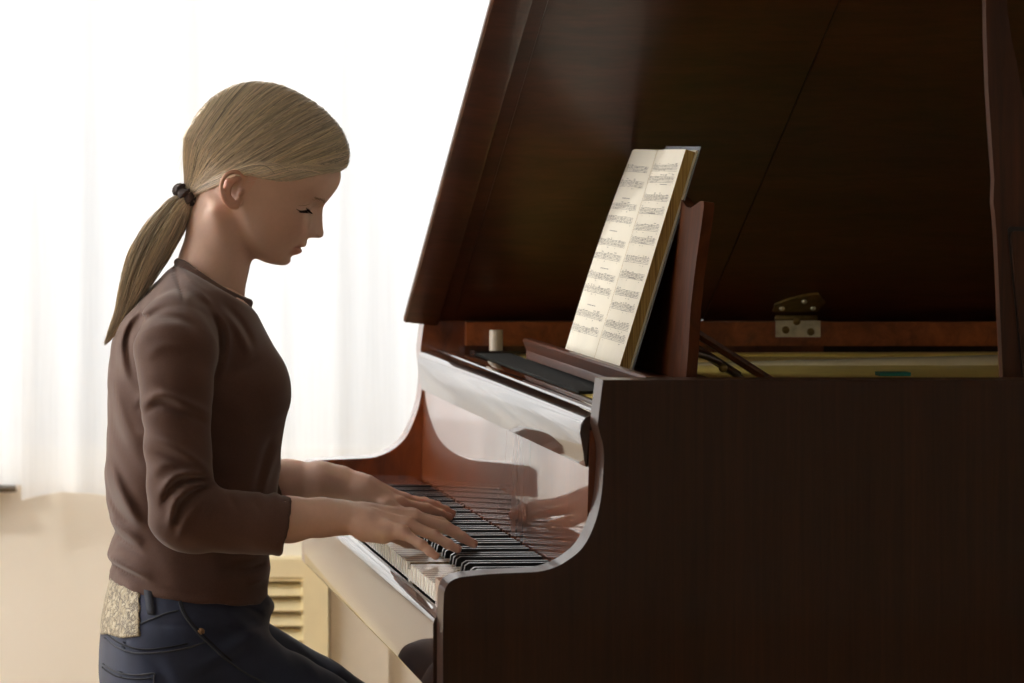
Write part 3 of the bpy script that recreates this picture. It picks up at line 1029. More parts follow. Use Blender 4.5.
def surface_nets(G):
    V = G.V
    S = V < 0
    nx, ny, nz = V.shape
    c = np.zeros((nx - 1, ny - 1, nz - 1), np.int8)
    for i in (0, 1):
        for j in (0, 1):
            for k in (0, 1):
                c += S[i:nx - 1 + i, j:ny - 1 + j, k:nz - 1 + k]
    act = (c > 0) & (c < 8)
    ijk = np.argwhere(act)
    idx = np.full(act.shape, -1, np.int64)
    idx[act] = np.arange(len(ijk))
    acc = np.zeros((len(ijk), 3)); cnt = np.zeros(len(ijk))
    corners = [(i, j, k) for i in (0, 1) for j in (0, 1) for k in (0, 1)]
    vals = {q: V[ijk[:, 0] + q[0], ijk[:, 1] + q[1], ijk[:, 2] + q[2]] for q in corners}
    for a in corners:
        for ax in range(3):
            if a[ax] == 0:
                b = list(a); b[ax] = 1; b = tuple(b)
                va, vb = vals[a], vals[b]
                m = (va < 0) != (vb < 0)
                t = np.where(m, va / np.where(m, va - vb, 1), 0)
                p = np.array(a, float)[None, :].repeat(len(ijk), 0)
                p[:, ax] += t
                acc[m] += p[m]; cnt[m] += 1
    P = (ijk + acc / cnt[:, None]) * G.h + G.lo
    quads = []
    for ax in range(3):
        o1, o2 = [(1, 2), (2, 0), (0, 1)][ax]
        sl0 = [slice(None)] * 3; sl1 = [slice(None)] * 3
        sl0[ax] = slice(0, -1); sl1[ax] = slice(1, None)
        for o in (o1, o2):
            sl0[o] = slice(1, -1); sl1[o] = slice(1, -1)
        a, b = S[tuple(sl0)], S[tuple(sl1)]
        e = np.argwhere(a != b)
        ins = a[tuple(e.T)]
        base = e.copy()
        for o in (o1, o2): base[:, o] += 1

        def cell(d1, d2):
            q = base.copy(); q[:, o1] += d1; q[:, o2] += d2
            return idx[tuple(q.T)]
        q = np.stack([cell(-1, -1), cell(0, -1), cell(0, 0), cell(-1, 0)], 1)
        q[~ins] = q[~ins][:, ::-1]
        quads.append(q)
    Q = np.concatenate(quads)
    Q = Q[(Q >= 0).all(1)]
    return P, Q


def merge_meshes(parts):
    Vs, Qs, n = [], [], 0
    for P, Q in parts:
        Vs.append(P); Qs.append(Q + n); n += len(P)
    return np.concatenate(Vs), np.concatenate(Qs)


def interp(x, pts):
    xs = [p[0] for p in pts]; ys = [p[1] for p in pts]
    return np.interp(x, xs, ys).astype(f32)


def sinterp(x, pts, n=400):
    """smooth (Catmull-Rom) one-dimensional interpolation"""
    s = spline(pts, n)
    xs = np.array([q[0] for q in s]); ys = np.array([q[1] for q in s])
    o = np.argsort(xs)
    return np.interp(x, xs[o], ys[o]).astype(f32)
# ------------------------------------------------------------------ the girl at the keyboard
girl = thing('person', 'person with a blond ponytail in a brown top and jeans, sitting and playing the piano', 'person', (0.36, 0.65, 0.0))
YC = 0.66                                    # her middle plane


def rgb_attr(o, cols):
    a = o.data.color_attributes.new('tint', 'FLOAT_COLOR', 'POINT')
    a.data.foreach_set('color', np.ascontiguousarray(np.c_[cols, np.ones(len(cols))], dtype=np.float32).ravel())


def tinted(name, rgb, rough, sss=0.0, spec=0.4, sheen=0.0):
    w = NT(name)
    at_ = w.n('ShaderNodeAttribute', attribute_name='tint')
    v = w.coords()
    f = w.noise(v, 180, 3)
    base = w.ramp(f, [(0.3, tuple(c * .96 for c in srgb(*rgb)[:3]) + (1,)), (0.7, srgb(*rgb))])
    w.l(w.mix(1.0, base, at_.outputs['Color'], 'MULTIPLY'), w.b.inputs['Base Color'])
    w.set(Roughness=rough, Specular_IOR_Level=spec, Subsurface_Weight=sss, Subsurface_Radius=(0.6, 0.25, 0.12), Subsurface_Scale=0.006, Sheen_Weight=sheen)
    return w


SKIN = tinted('skin', SKIN_RGB, 0.5, 0.15, 0.35).m
HAIRW = tinted('blond_hair', HAIR_RGB, 0.30, 0, 0.6)
HAIR = HAIRW.m

# ---- head frame: a forward, l lateral, u up (the head is bowed by 30 degrees)
HP = math.radians(30)
HO = at(262, 160, YC)
FWD = np.array([math.cos(HP), 0, -math.sin(HP)])
UPV = np.array([math.sin(HP), 0, math.cos(HP)])
LAT = np.array([0.0, 1.0, 0.0])


def loc(px, py, Y=YC):
    p = np.array(at(px, py, Y)) - np.array(HO)
    return np.array([p @ FWD, p @ LAT, p @ UPV])


def to_world(P):
    return np.array(HO) + P[:, :1] * FWD + P[:, 1:2] * LAT + P[:, 2:] * UPV


mmv = lambda *L: tuple(v * 0.001 for v in L)
face_front = [mmv(x, y) for x, y in [(-128, 74), (-118, 84), (-113, 91), (-109, 96.2), (-104, 99.3), (-99, 100.6), (-94, 99.4), (-88, 99.6), (-80, 101.5), (-72, 103), (-64, 103.8), (-57, 103.6), (-50, 102.3),
                                     (-42, 100.8), (-34, 100), (-26, 99.6), (-18, 99.8), (-10, 101.6), (-3, 103.6), (5, 105), (16, 106.2), (25, 105.6), (33, 103.6), (43, 100.2), (60, 93), (75, 82), (90, 60)]]
nose_h = [mmv(x, y) for x, y in [(-66, 0), (-62.5, .8), (-60, 2.6), (-58, 5.6), (-55.5, 10.5), (-53, 16.0), (-50, 19.6), (-47, 20.8), (-43, 20.0), (-37, 16.0), (-30, 12.0), (-24, 8.6), (-18, 5.2), (-13, 2.4), (-8, .6), (-3, 0)]]
lip_h = [mmv(x, y) for x, y in [(-99, 0), (-95, -.6), (-92, .2), (-89, 2.4), (-86, 5.2), (-82, 7.0), (-79, 6.4), (-76.6, 3.6), (-75.4, 2.6), (-74, 4.0), (-71.5, 5.8), (-68.5, 5.2), (-65, 3.6), (-61, 1.6), (-56, 0)]]
half_w = [mmv(x, y) for x, y in [(-128, 22), (-118, 33), (-108, 42), (-98, 48), (-85, 53.5), (-70, 58), (-55, 62), (-38, 65.5), (-20, 68), (0, 69), (25, 69), (45, 66), (65, 58), (90, 40)]]
jaw_u = [mmv(x, y) for x, y in [(-120, -52), (-60, -56), (-35, -62), (-10, -75), (8, -87), (24, -100), (40, -110), (56, -117.5), (74, -120.4), (90, -119.5), (120, -116)]]
HG = Grid((-0.125, -0.098, -0.245), (0.140, 0.098, 0.112), 0.0017)
A, Lt, U = HG.X, HG.Y, HG.Z
aL = np.abs(Lt)
g = lambda v, c, s: np.exp(-((v - c) / s) ** 2)
F0 = sinterp(U, face_front)
sig = interp(U, [(-0.060, .0095), (-.047, .0092), (-.03, .0066), (-.015, .0070), (0, .012)])
delta = sinterp(U, nose_h) * np.exp(-np.abs(Lt / sig) ** 2.2)
uq = U + 0.0050 * (Lt / 0.024) ** 2 * (aL < 0.032)
lipfade = 1 / (1 + np.exp((aL - 0.0225) / 0.0022))
delta = delta + sinterp(uq, lip_h) * lipfade * (1 - 0.35 * (aL / 0.024) ** 2)
delta = delta - 0.0022 * g(uq, -0.0757, 0.0016) / (1 + np.exp((aL - 0.0245) / 0.0012))
delta = delta - 0.0016 * g(aL, 0.026, 0.006) * g(U, -0.084, 0.008)                              # mouth corners
delta = delta - 0.0095 * g(aL, 0.030, 0.0135) * g(U, -0.025, 0.0095) - 0.004 * g(aL, 0.017, 0.006) * g(U, -0.022, 0.010)      # eye sockets
delta = delta + 0.0022 * g(aL, 0.026, 0.014) * g(U, -0.0105, 0.006)                             # brow
delta = delta + 0.0030 * g(aL, 0.040, 0.016) * g(U, -0.052, 0.016)                              # cheek
delta = delta - 0.0010 * g(Lt, 0, 0.003) * g(U, -0.064, 0.004)                                  # philtrum
delta = delta + 0.0012 * g(Lt, 0, 0.013) * g(U, -0.104, 0.009)
W = sinterp(U, half_w)
AC = f32(0.012)
pp = 2.3
dep = np.where(A > AC, np.maximum(F0 - AC, 0.02), 0.082)
fw_ = A - AC - np.where(A > AC, delta * np.clip((A - AC) / 0.05, 0, 1), 0)
qf = (np.abs(fw_ / dep) ** pp + (aL / W) ** pp) ** (1 / pp)
d_face = ((qf - 1) * np.minimum(dep, W) * 0.95).astype(f32)
d_face = smax(d_face, sinterp(A, jaw_u) - U - 0.004 * np.clip(aL / 0.05, 0, 1) * 0, 0.016)
d_face = smax(d_face, U - 0.055, 0.03)
d = smin(d_face, d_ell(HG, (-0.004, 0, 0.012), (0.093, 0.067, 0.080)), 0.02)
# wings of the nose, nostrils
for s in (-1, 1):
    d = smin(d, d_ell(HG, (0.1035, s * 0.0098, -0.0515), (0.0088, 0.0052, 0.0068)), 0.006)
    d = smax(d, -d_ell(HG, (0.1125, s * 0.0058, -0.0605), (0.0045, 0.0028, 0.0050)), 0.003)
# eyelids with a narrow opening, the gaze lowered
EC, EU, EL = 0.0695, -0.0250, 0.0320
for s in (-1, 1):
    lid_s = d_ell(HG, (EC, s * EL, EU), (0.0134, 0.0140, 0.0134))
    d = smin(d, lid_s, 0.005)
    ang = np.degrees(np.arctan2(U - EU, A - EC))
    rr = np.sqrt((A - EC) ** 2 + (U - EU) ** 2)
    top, bot = np.radians(-14.0), np.radians(-33.0)
    n_up = -(A - EC) * math.sin(top) + (U - EU) * math.cos(top)
    n_dn = (A - EC) * math.sin(bot) - (U - EU) * math.cos(bot)
    slot = np.maximum(np.maximum(n_up, n_dn), np.abs(Lt - s * EL) - 0.0112 + 0.25 * np.abs(U - EU + 0.005))
    slot = np.maximum(slot, d_ell(HG, (EC, s * EL, EU), (0.017, 0.016, 0.017)))
    slot = np.maximum(slot, -(A - EC))
    d = smax(d, -slot.astype(f32), 0.0008)
# neck, throat and the top of the chest
nk = d_path(HG, [loc(205, 306), loc(213, 266), loc(221.5, 226), loc(226, 204)], [.0455, .0432, .0410, .0420], 0.02)
d = smin(d, nk, 0.016)
d = smin(d, d_path(HG, [loc(243, 228, YC), loc(223, 268, YC)], [.016, .021]), 0.02)
for s in (-1, 1):
    d = smin(d, d_cone(HG, loc(206, 296, YC + s * .03), loc(188, 322, YC + s * .11), .022, .022), 0.02)
    d = smin(d, d_cone(HG, loc(216, 212, YC + s * .043), loc(236, 296, YC + s * .012), .0060, .0060), 0.020)      # neck muscle
    d = smin(d, d_cone(HG, loc(233, 304, YC + s * .012), loc(204, 304, YC + s * .07), .006, .006), 0.014)         # collar bone
d = smin(d, d_ell(HG, loc(206, 352), (0.055, 0.10, 0.055)), 0.04)
# ears
for s in (-1, 1):
    def e(px, py, out): return loc(px, py, YC + s * out)
    helix = [e(241, 187, .0605), e(245.0, 181, .0625), e(243.0, 175, .066), e(236.5, 172, .070), e(229, 173, .073), e(223.5, 178.5, .0755), e(221, 187, .0755), e(222.5, 196, .073), e(226.5, 203.5, .069), e(231, 207, .066)]
    hs = [tuple(q) for q in spline([tuple(q) for q in helix], 22)]
    d = smin(d, d_path(HG, hs, [.0030] * 22), 0.002)
    d = smin(d, d_path(HG, [e(231, 204, .066), e(235.5, 205.5, .064), e(239, 201, .060)], [.0046, .0046, .004], .004), 0.004)        # lobe
    d = smin(d, d_path(HG, [e(236, 179, .0625), e(229, 183, .0665), e(226, 191, .0665), e(228.5, 199, .064)], [.0048, .006, .006, .006], .003), 0.004)     # shell
    d = smin(d, d_path(HG, [e(239, 178.5, .064), e(232.5, 181.5, .069), e(229.5, 188, .0705), e(230, 196, .069), e(233.5, 201.5, .066)], [.0022, .0027, .0029, .0029, .0028]), 0.003)
    d = smax(d, -d_ell(HG, e(236.5, 191, .0675), (0.0062, 0.0085, 0.0085)), 0.004)        # concha
    d = smin(d, d_ell(HG, e(240.8, 193, .0625), (0.0030, 0.0042, 0.0048)), 0.003)         # tragus
HG.V = np.ascontiguousarray(d.astype(f32))
Ph, Qh = surface_nets(HG)
tint_h = np.ones((len(Ph), 3))
a_, l_, u_ = Ph.T
uqv = u_ + 0.0050 * (l_ / 0.024) ** 2


def blend(mask, col):
    global tint_h
    tint_h = tint_h * (1 - mask[:, None]) + tint_h * np.array(col) * mask[:, None]


sg = lambda x: 1 / (1 + np.exp(-np.clip(x, -30, 30)))
lipm = sg((uqv + 0.0875) / 0.0009) * sg((-0.0690 - uqv) / 0.0009) * sg((0.0240 - np.abs(l_)) / 0.001) * (a_ > 0.07)
blend(lipm * 0.85, (0.80, 0.52, 0.50))
blend(g(np.abs(l_), 0.045, 0.018) * g(u_, -0.058, 0.018) * (a_ > 0.03) * 0.5, (1.0, 0.88, 0.85))
blend(g(np.abs(l_), 0.072, 0.009) * (a_ < 0.0) * 0.7, (1.0, 0.78, 0.70))
lidm = g(np.abs(l_), EL, 0.010) * g(u_, EU - 0.004, 0.0035) * (a_ > EC)
blend(lidm * 0.8, (0.55, 0.45, 0.42))
Ph = to_world(Ph)

# ---- forearms and hands


def hand(side, pts, wrist, fore, rad):
    """pts: joints per finger (thumb, index, middle, ring, pinky), each from its root in the palm to the tip"""
    allp = [at(*q) for f in pts for q in f] + [at(*q[:3]) for q in fore] + [at(*q[:3]) for w in wrist for q in w]
    lo = [min(p[i] for p in allp) - 0.045 for i in range(3)]
    hi = [max(p[i] for p in allp) + 0.045 for i in range(3)]
    lo[2] += 0.012; hi[0] -= 0.028
    G = Grid(lo, hi, 0.0016)
    fr = [q[3] for q in fore]
    d = d_path(G, [at(*q[:3]) for q in fore], fr, 0.02)
    wr = [d_path(G, [at(*q[:3]) for q in w], [q[3] for q in w], .01) for w in wrist]
    d = smin(d, smin(wr[0], wr[1], .010), .016)
    palm = None
    for f, r0, r1 in zip(pts[1:], (.0110, .0112, .0112, .0112), (.0094, .0096, .0092, .0086)):
        e = d_cone(G, at(*f[0]), at(*f[1]), r0, r1)
        palm = e if palm is None else smin(palm, e, 0.012)
    d = smin(d, palm, 0.012)
    # heel of the hand and thumb mound
    th = [at(*q) for q in pts[0]]
    f2 = at(*fore[-1][:3])
    d = smin(d, d_cone(G, f2.lerp(th[0], .15), th[0], .0150, .0122), 0.022)
    d = smin(d, d_cone(G, th[0], th[1], .0125, .0105), 0.014)
    pk = [at(*q) for q in pts[4]]
    heel = at(*pts[4][0]) + Vector((0.004, 0, -0.009))
    d = smin(d, d_cone(G, heel, (heel + pk[1]) / 2 + Vector((0, 0, -.004)), .0125, .0115), 0.014)
    fing = None
    for k, f in enumerate(pts):
        j = [at(*q) for q in f]
        if k == 0:
            ch, rr = j[1:], [.0102, .0088, .0072]
        else:
            b = rad[k]
            ch, rr = j[1:], [b * 1.06, b * 0.95, b * 0.80, b * 0.68]
        e = None
        for (p, q, ra, rb) in zip(ch, ch[1:], rr, rr[1:]):
            c = d_cone(G, p, q, ra, rb)
            e = c if e is None else smin(e, c, 0.003)
        for p, ra in list(zip(ch, rr))[1:-1]:                     # slightly broader joints
            e = smin(e, d_ell(G, p, (ra * 1.06, ra * 1.06, ra * 1.06)), 0.002)
        fing = e if fing is None else smin(fing, e, 0.0018)
    d = smin(d, fing, 0.0075)
    # knuckles and the faint cords behind them
    for f in pts[1:]:
        m = at(*f[1])
        d = smin(d, d_ell(G, m + Vector((0, 0, 0.0030)), (.0075, .0066, .0066)), 0.005)
        d = smin(d, d_cone(G, at(*f[0]) + Vector((0.012, 0, 0.0094)), m + Vector((-.004, 0, 0.0075)), .0016, .0018), 0.006)
    G.V = np.ascontiguousarray(d.astype(f32))
    P, Q = surface_nets(G)
    t = np.ones((len(P), 3))
    for k, f in enumerate(pts):                                   # fingertips and knuckles a little pinker
        for q, s_ in ((f[-1], 0.012), (f[1], 0.010), (f[2], 0.008)):
            dd = np.linalg.norm(P - np.array(at(*q)), axis=1)
            w = np.exp(-(dd / s_) ** 2)[:, None] * (0.7 if q is f[-1] else 0.35)
            t = t * (1 - w) + t * np.array((1.0, 0.84, 0.80)) * w
    return P, Q, t


RAD = [0, .0078, .0082, .0078, .0068]
right_pts = [
    [(366, 521, .458), (386, 532, .480), (407, 541, .494), (423, 545.5, .503)],
    [(364, 513, .455), (413, 516.5, .462), (441, 523, .464), (456, 532, .463), (466, 540.5, .461)],
    [(364, 514, .443), (415, 518.5, .438), (446, 527.5, .433), (462, 537, .429), (473.5, 544, .426)],
    [(363, 518, .430), (408, 525, .416), (434, 535.5, .404), (448, 544, .398), (457.5, 549.5, .394)],
    [(362, 524, .418), (402, 532.5, .397), (420, 544, .384), (429.5, 551, .379), (435.5, 556.5, .376)]]
right_wrist = [(322, 517, .444, .0180), (342, 516.5, .446, .0165), (364, 518.5, .450, .0150)]
right_wrist2 = [(322, 517, .436, .0180), (342, 517.5, .433, .0168), (364, 523, .424, .0165)]
right_fore = [(184, 520, .450, .030), (245, 521, .446, .0275), (290, 519.5, .442, .0258), (318, 517.4, .440, .0218)]
left_pts = [
    [(364, 492.0, .806), (386, 506.0, .786), (410, 517.0, .774), (430, 523.0, .770)],
    [(362, 485.0, .812), (399, 503.5, .800), (427, 509.0, .803), (441, 514.0, .806), (449, 517.5, .810)],
    [(362, 484.0, .824), (404, 500.5, .824), (431, 505.5, .832), (445, 510.5, .838), (452, 514.0, .842)],
    [(361, 484.0, .836), (401, 499.5, .848), (424, 502.5, .860), (437, 506.0, .866), (444, 510.0, .870)],
    [(360, 485.0, .848), (395, 498.5, .868), (411, 501.0, .886), (420, 505.0, .893), (427, 507.5, .897)]]
left_wrist = [(322, 479.5, .829, .0182), (341, 481, .826, .0165), (362, 488, .824, .0150)]
left_wrist2 = [(322, 479.5, .835, .0182), (341, 481, .836, .0165), (362, 487, .840, .0150)]
left_fore = [(196, 494, .885, .030), (250, 484, .862, .0275), (288, 481, .846, .0262), (318, 479, .832, .0215)]


def hand2(pts, w1, w2, fore):
    return hand(0, pts, (w1, w2), fore, RAD)


Pr, Qr, tr = hand2(right_pts, right_wrist, right_wrist2, right_fore)
Pl, Ql, tl = hand2(left_pts, left_wrist, left_wrist2, left_fore)

# ---- the trunk and legs under the clothes
yc = YC
BG = Grid((0.24, 0.36, 0.02), (1.0, 1.0, 1.12), 0.008)
d = d_path(BG, [at(200, 330, yc), at(195, 420, yc), at(188, 520, yc), at(180, 600, yc)], [.075, .085, .078, .085], .04)
for s in (-1, 1):
    d = smin(d, d_path(BG, [at(198, 330, yc + s * .04), at(180, 330, yc + s * .135)], [.06, .032], .02), .03)
    el = at(184, 520, .450) if s < 0 else at(196, 494, .885)
    d = smin(d, d_cone(BG, at(178, 332, yc + s * .135), el, .036, .030), .02)
    hip = at(172, 648, yc + s * .08) if s < 0 else at(176, 632, yc + s * .08)
    kn = at(440, 794, .545) if s < 0 else at(440, 780, .775)
    an = Vector((kn.x - .035, kn.y, 0.08))
    d = smin(d, d_path(BG, [hip, kn, an], [.066, .044, .032], .02), .03)
    d = smin(d, d_cone(BG, an + Vector((0, 0, -.03)), an + Vector((0.13, 0, -.055)), .03, .02), .02)
BG.V = np.ascontiguousarray(np.broadcast_to(d, BG.shape).astype(f32))
Pb, Qb = surface_nets(BG)
V, Q = merge_meshes([(Ph, Qh), (Pr, Qr), (Pl, Ql), (Pb, Qb)])
body = np_mesh('body', V, Q, SKIN, girl)
rgb_attr(body, np.concatenate([tint_h, tr, tl, np.ones((len(Pb), 3))]))

# finger nails
NAIL = plain('finger_nail', (214, 168, 150), 0.3, coat=0.3)
for pts in (right_pts, left_pts):
    for k, f in enumerate(pts):
        if k == 0: continue
        a, b = at(*f[-2]), at(*f[-1])
        t = (b - a).normalized()
        s = Vector((0, 1, 0)); s = (s - t * s.dot(t)).normalized()
        n = s.cross(t).normalized()
        if n.z < 0: n = -n
        c = b - t * 0.001 + n * (RAD[k] * 0.66)
        R = Matrix((t, s, n)).transposed().to_4x4()
        bm = bmesh.new()
        bmesh.ops.create_uvsphere(bm, u_segments=12, v_segments=8, radius=1, matrix=Matrix.Translation(c) @ R @ Matrix.Diagonal((.0056, .0042, .0010, 1)))
        bm_obj('finger_nail', bm, NAIL, body, smooth=True)

# eyeballs, lashes and brows
EYE = NT('eye')
vv = EYE.n('ShaderNodeTexCoord').outputs['Generated']
EYE.set(Base_Color=(0.55, 0.53, 0.5, 1), Roughness=0.15)
f = EYE.noise(vv, 6, 2)
EYE.l(EYE.ramp(f, [(0.3, (0.5, 0.48, 0.46, 1)), (0.7, (0.6, 0.58, 0.55, 1))]), EYE.b.inputs['Base Color'])
IRIS = plain('grey_blue_iris', (58, 66, 74), 0.2)
for s in (-1, 1):
    bm = bmesh.new()
    c = to_world(np.array([[EC, s * EL, EU]]))[0]
    bmesh.ops.create_uvsphere(bm, u_segments=24, v_segments=16, radius=0.0124, matrix=Matrix.Translation(c))
    eye = bm_obj('eyeball', bm, EYE.m, body, smooth=True)
    gz = math.radians(-22)
    c2 = to_world(np.array([[EC + .0078 * math.cos(gz), s * EL, EU + .0078 * math.sin(gz)]]))[0]
    bm = bmesh.new()
    bmesh.ops.create_uvsphere(bm, u_segments=16, v_segments=12, radius=0.0056, matrix=Matrix.Translation(c2))
    bm_obj('iris', bm, IRIS, eye, smooth=True)


def strand_mesh(name, P, R, mat, parent, cols=None, seg=3):
    """P (strands, points, 3) with radii R (strands, points)"""
    S, N, _ = P.shape
    T = np.gradient(P, axis=1)
    T /= np.linalg.norm(T, axis=2, keepdims=True) + 1e-9
    ref = np.broadcast_to(np.array([0.13, 1.0, 0.21]), T.shape)
    B = np.cross(T, ref); B /= np.linalg.norm(B, axis=2, keepdims=True) + 1e-9
    C = np.cross(T, B)
    V = np.stack([P + (B * math.cos(2 * PI * k / seg) + C * math.sin(2 * PI * k / seg)) * R[..., None] for k in range(seg)], 2)
    idx = np.arange(S * N * seg).reshape(S, N, seg)
    qs = []
    for k in range(seg):
        k2 = (k + 1) % seg
        qs.append(np.stack([idx[:, :-1, k], idx[:, :-1, k2], idx[:, 1:, k2], idx[:, 1:, k]], -1).reshape(-1, 4))
    o = np_mesh(name, V.reshape(-1, 3), np.concatenate(qs), mat, parent)
    if cols is not None: rgb_attr(o, np.repeat(cols, N * seg, axis=0))
    return o


rng = np.random.default_rng(4)
LASH = plain('dark_lashes', (66, 50, 40), 0.6)
for s in (-1, 1):
    P, R = [], []
    for k in range(60):
        t = -1 + 2 * k / 59
        l0 = t * 0.0118
        r = 0.0138 * math.sqrt(max(0.05, 1 - (t * .92) ** 2))
        an = math.radians(-15)
        b0 = np.array([EC + r * math.cos(an), s * EL + l0, EU + r * math.sin(an)])
        dr = np.array([1.0, s * 0.35 + t * 0.45, -0.22]) * (0.0080 + .0018 * abs(t))
        P.append([b0, b0 + dr * .5 + [0, 0, -.0010], b0 + dr + [0, 0, -.0002]])
        R.append([.00060, .00042, .0001])
    P = np.array(P); w = to_world(P.reshape(-1, 3)).reshape(P.shape)
    strand_mesh('eyelash', w, np.array(R), LASH, body)

bvh_body = BVHTree.FromPolygons([tuple(v) for v in Ph], [tuple(q) for q in Qh])
BROW = plain('fair_eyebrow', (150, 120, 92), 0.7)
for s in (-1, 1):
    P = []
    for k in range(90):
        t = rng.uniform(0, 1)
        l0 = 0.012 + 0.034 * t
        u0 = -0.0125 + 0.006 * math.sin(t * 2.4) + rng.normal(0, .0011) - .003 * t * t
        o0 = to_world(np.array([[0.16, s * l0, u0]]))[0]
        hit = bvh_body.ray_cast(Vector(o0), Vector(-FWD))[0]
        if hit is None: continue
        h = np.array(hit)
        dr = LAT * s * .0045 + UPV * (.0012 - .0016 * t) - FWD * (.0035 * (0.25 + t))
        P.append([h, h + dr * .5 + FWD * .0004, h + dr + FWD * .0001])
    P = np.array(P)
    strand_mesh('eyebrow', P, np.full(P.shape[:2], .00026) * np.array([1, .8, .3]), BROW, body)

# dark lash line and lid crease along the lowered eyelid
for s in (-1, 1):
    for nm, pts, r, m_ in (('lash_line', [(294.8, 208.6), (298, 210.4), (302, 211.2), (306.5, 210.8), (310.5, 209.6)], .00085, LASH),
                           ('lid_crease', [(296.5, 205.4), (300.5, 205.4), (305, 205.0), (309, 203.8)], .00042, BROW)):
        P = []
        for px, py in spline(pts, 14):
            o0 = np.array(at(px, py, YC - .036))
            h_ = bvh_body.ray_cast(Vector((o0[0], YC + s * .2, o0[2])), Vector((0, -s, 0)))
            if h_[0] is not None: P.append(tuple(h_[0] + h_[1] * .0001))
        n_ = len(P)
        if n_ > 3:
            bm = bmesh.new()
            add_tube(bm, P, [r * (.35 + .65 * math.sin(PI * (i + .5) / n_)) for i in range(n_)], 6)
            bm_obj(nm, bm, m_, body, smooth=True)
    # lashes standing off the line
    P = []
    for k in range(26):
        px, py = 298 + 11.5 * k / 25, 210.6 - .9 * (k / 25) ** 2
        o0 = np.array(at(px, py, YC - .036))
        h_ = bvh_body.ray_cast(Vector((o0[0], YC + s * .2, o0[2])), Vector((0, -s, 0)))
        if h_[0] is None: continue
        b0 = np.array(h_[0])
        dr = (FWD * (.25 + .6 * k / 25) + LAT * s * .8 - UPV * .22) * .0075
        P.append([b0, b0 + dr * .55 - UPV * .0008, b0 + dr])
    P = np.array(P)
    strand_mesh('eyelash', P, np.full(P.shape[:2], .0004) * np.array([1, .7, .2]), LASH, body)

# ---- hair: a smooth cap drawn back to the tie, overlaid with combed strands
hl = [mmv(x, y) for x, y in [(-120, -118), (-70, -106), (-58, -94), (-48, -80), (-38, -64), (-29, -47), (-20, -36), (-9, -29), (8, -23.5), (26, -18.5), (42, -9), (58, 2.6), (74, 16), (87, 28.5), (100, 43), (120, 66)]]
CG = Grid((-0.118, -0.096, -0.125), (0.116, 0.096, 0.116), 0.002)
CAPC = np.array([-0.005, 0, 0.010])
d = d_ell(CG, (-0.004, 0, 0.010), (0.1000, 0.0785, 0.0918))
d = smin(d, d_ell(CG, (0.045, 0, 0.045), (0.0560, 0.060, 0.0460)), 0.03)
tie_l = loc(188, 196)
d = smin(d, d_cone(CG, (-0.052, 0, -0.030), tuple(tie_l + np.array([0.004, 0, 0.006])), 0.046, 0.0105), 0.03)
hd = (sinterp(CG.X, hl) - CG.Z) * 0.72
d = smax(d, np.broadcast_to(hd, d.shape), 0.007)
CG.V = np.ascontiguousarray(d.astype(f32))
Pc, Qc = surface_nets(CG)
hair = np_mesh('hair', to_world(Pc), Qc, HAIR, girl)
rgb_attr(hair, np.full((len(Pc), 3), 0.75))
bvh_cap = BVHTree.FromPolygons([tuple(v) for v in Pc], [tuple(q) for q in Qc])


def sphere_path(S, Wd, T, n):
    out = []
    for i in range(n):
        t = i / (n - 1)
        q = (1 - t) ** 2 * S + 2 * t * (1 - t) * Wd + t * t * T
        out.append(q / np.linalg.norm(q))
    return out


NS, NP = 3200, 18
tie_dir = tie_l - CAPC
strands, cols = [], []
n_ = lambda v: np.array(v, float) / np.linalg.norm(v)
for i in range(NS):
    sd = -1 if i % 2 else 1
    if rng.random() < 0.30:                        # from the hairline at forehead and temple
        t = rng.uniform(0, 1)
        S = n_([0.104 - 0.092 * t, sd * (0.004 + 0.080 * t ** 0.7), 0.052 - 0.070 * t + rng.uniform(-.002, .012)] - CAPC * [1, 0, 1])
        Wd = n_([0.030 - 0.045 * t, sd * 0.078, -0.004 + 0.004 * t])
    else:                                          # from the middle of the head
        al = math.radians(rng.uniform(16, 205))
        S = n_([math.cos(al), sd * abs(rng.normal(0, .06)), math.sin(al)])
        k = (al - .28) / 2.6
        Wd = n_([0.045 - 0.135 * k, sd * max(.010, 0.080 - 0.012 * k - .10 * max(0, k - .72)), 0.000 + 0.060 * k * (1 - .6 * k) + rng.uniform(-.012, .022)])
    T = tie_dir + rng.normal(0, .0045, 3)
    T = T / np.linalg.norm(T)
    kk = 9.0 * S[2] + 17 * S[0] + 29 * Wd[2] + 5 * Wd[0]
    lift = 0.0006 + 0.0009 * math.sin(kk * 1.9 + sd) + 0.0005 * math.sin(kk * 5.3) + rng.uniform(-.0003, .0005)
    P = []
    for q, dv in enumerate(sphere_path(S, Wd, T, NP)):
        h = bvh_cap.ray_cast(Vector(CAPC), Vector(dv))
        p = np.array(h[0]) if h[0] is not None else CAPC + dv * .09
        P.append(p + dv * lift)
    P[-1] = tie_l + rng.normal(0, .0045, 3) * [1, 1, .7]
    strands.append(P)
    v = np.clip(0.80 + 0.20 * math.sin(kk * 1.9 + sd) + .12 * math.sin(kk * 4.1) + rng.normal(0, .17), .38, 1.30)
    cols.append([v, v * rng.uniform(.95, 1.01), v * rng.uniform(.84, .98)])
strands = np.array(strands)
W_ = to_world(strands.reshape(-1, 3)).reshape(strands.shape)
rad = np.full((NS, NP), 0.00068) * np.linspace(1.0, 1.0, NP)
rad[:, 0] = 0.0002
strand_mesh('combed_strands', W_, rad, HAIR, hair, np.array(cols))

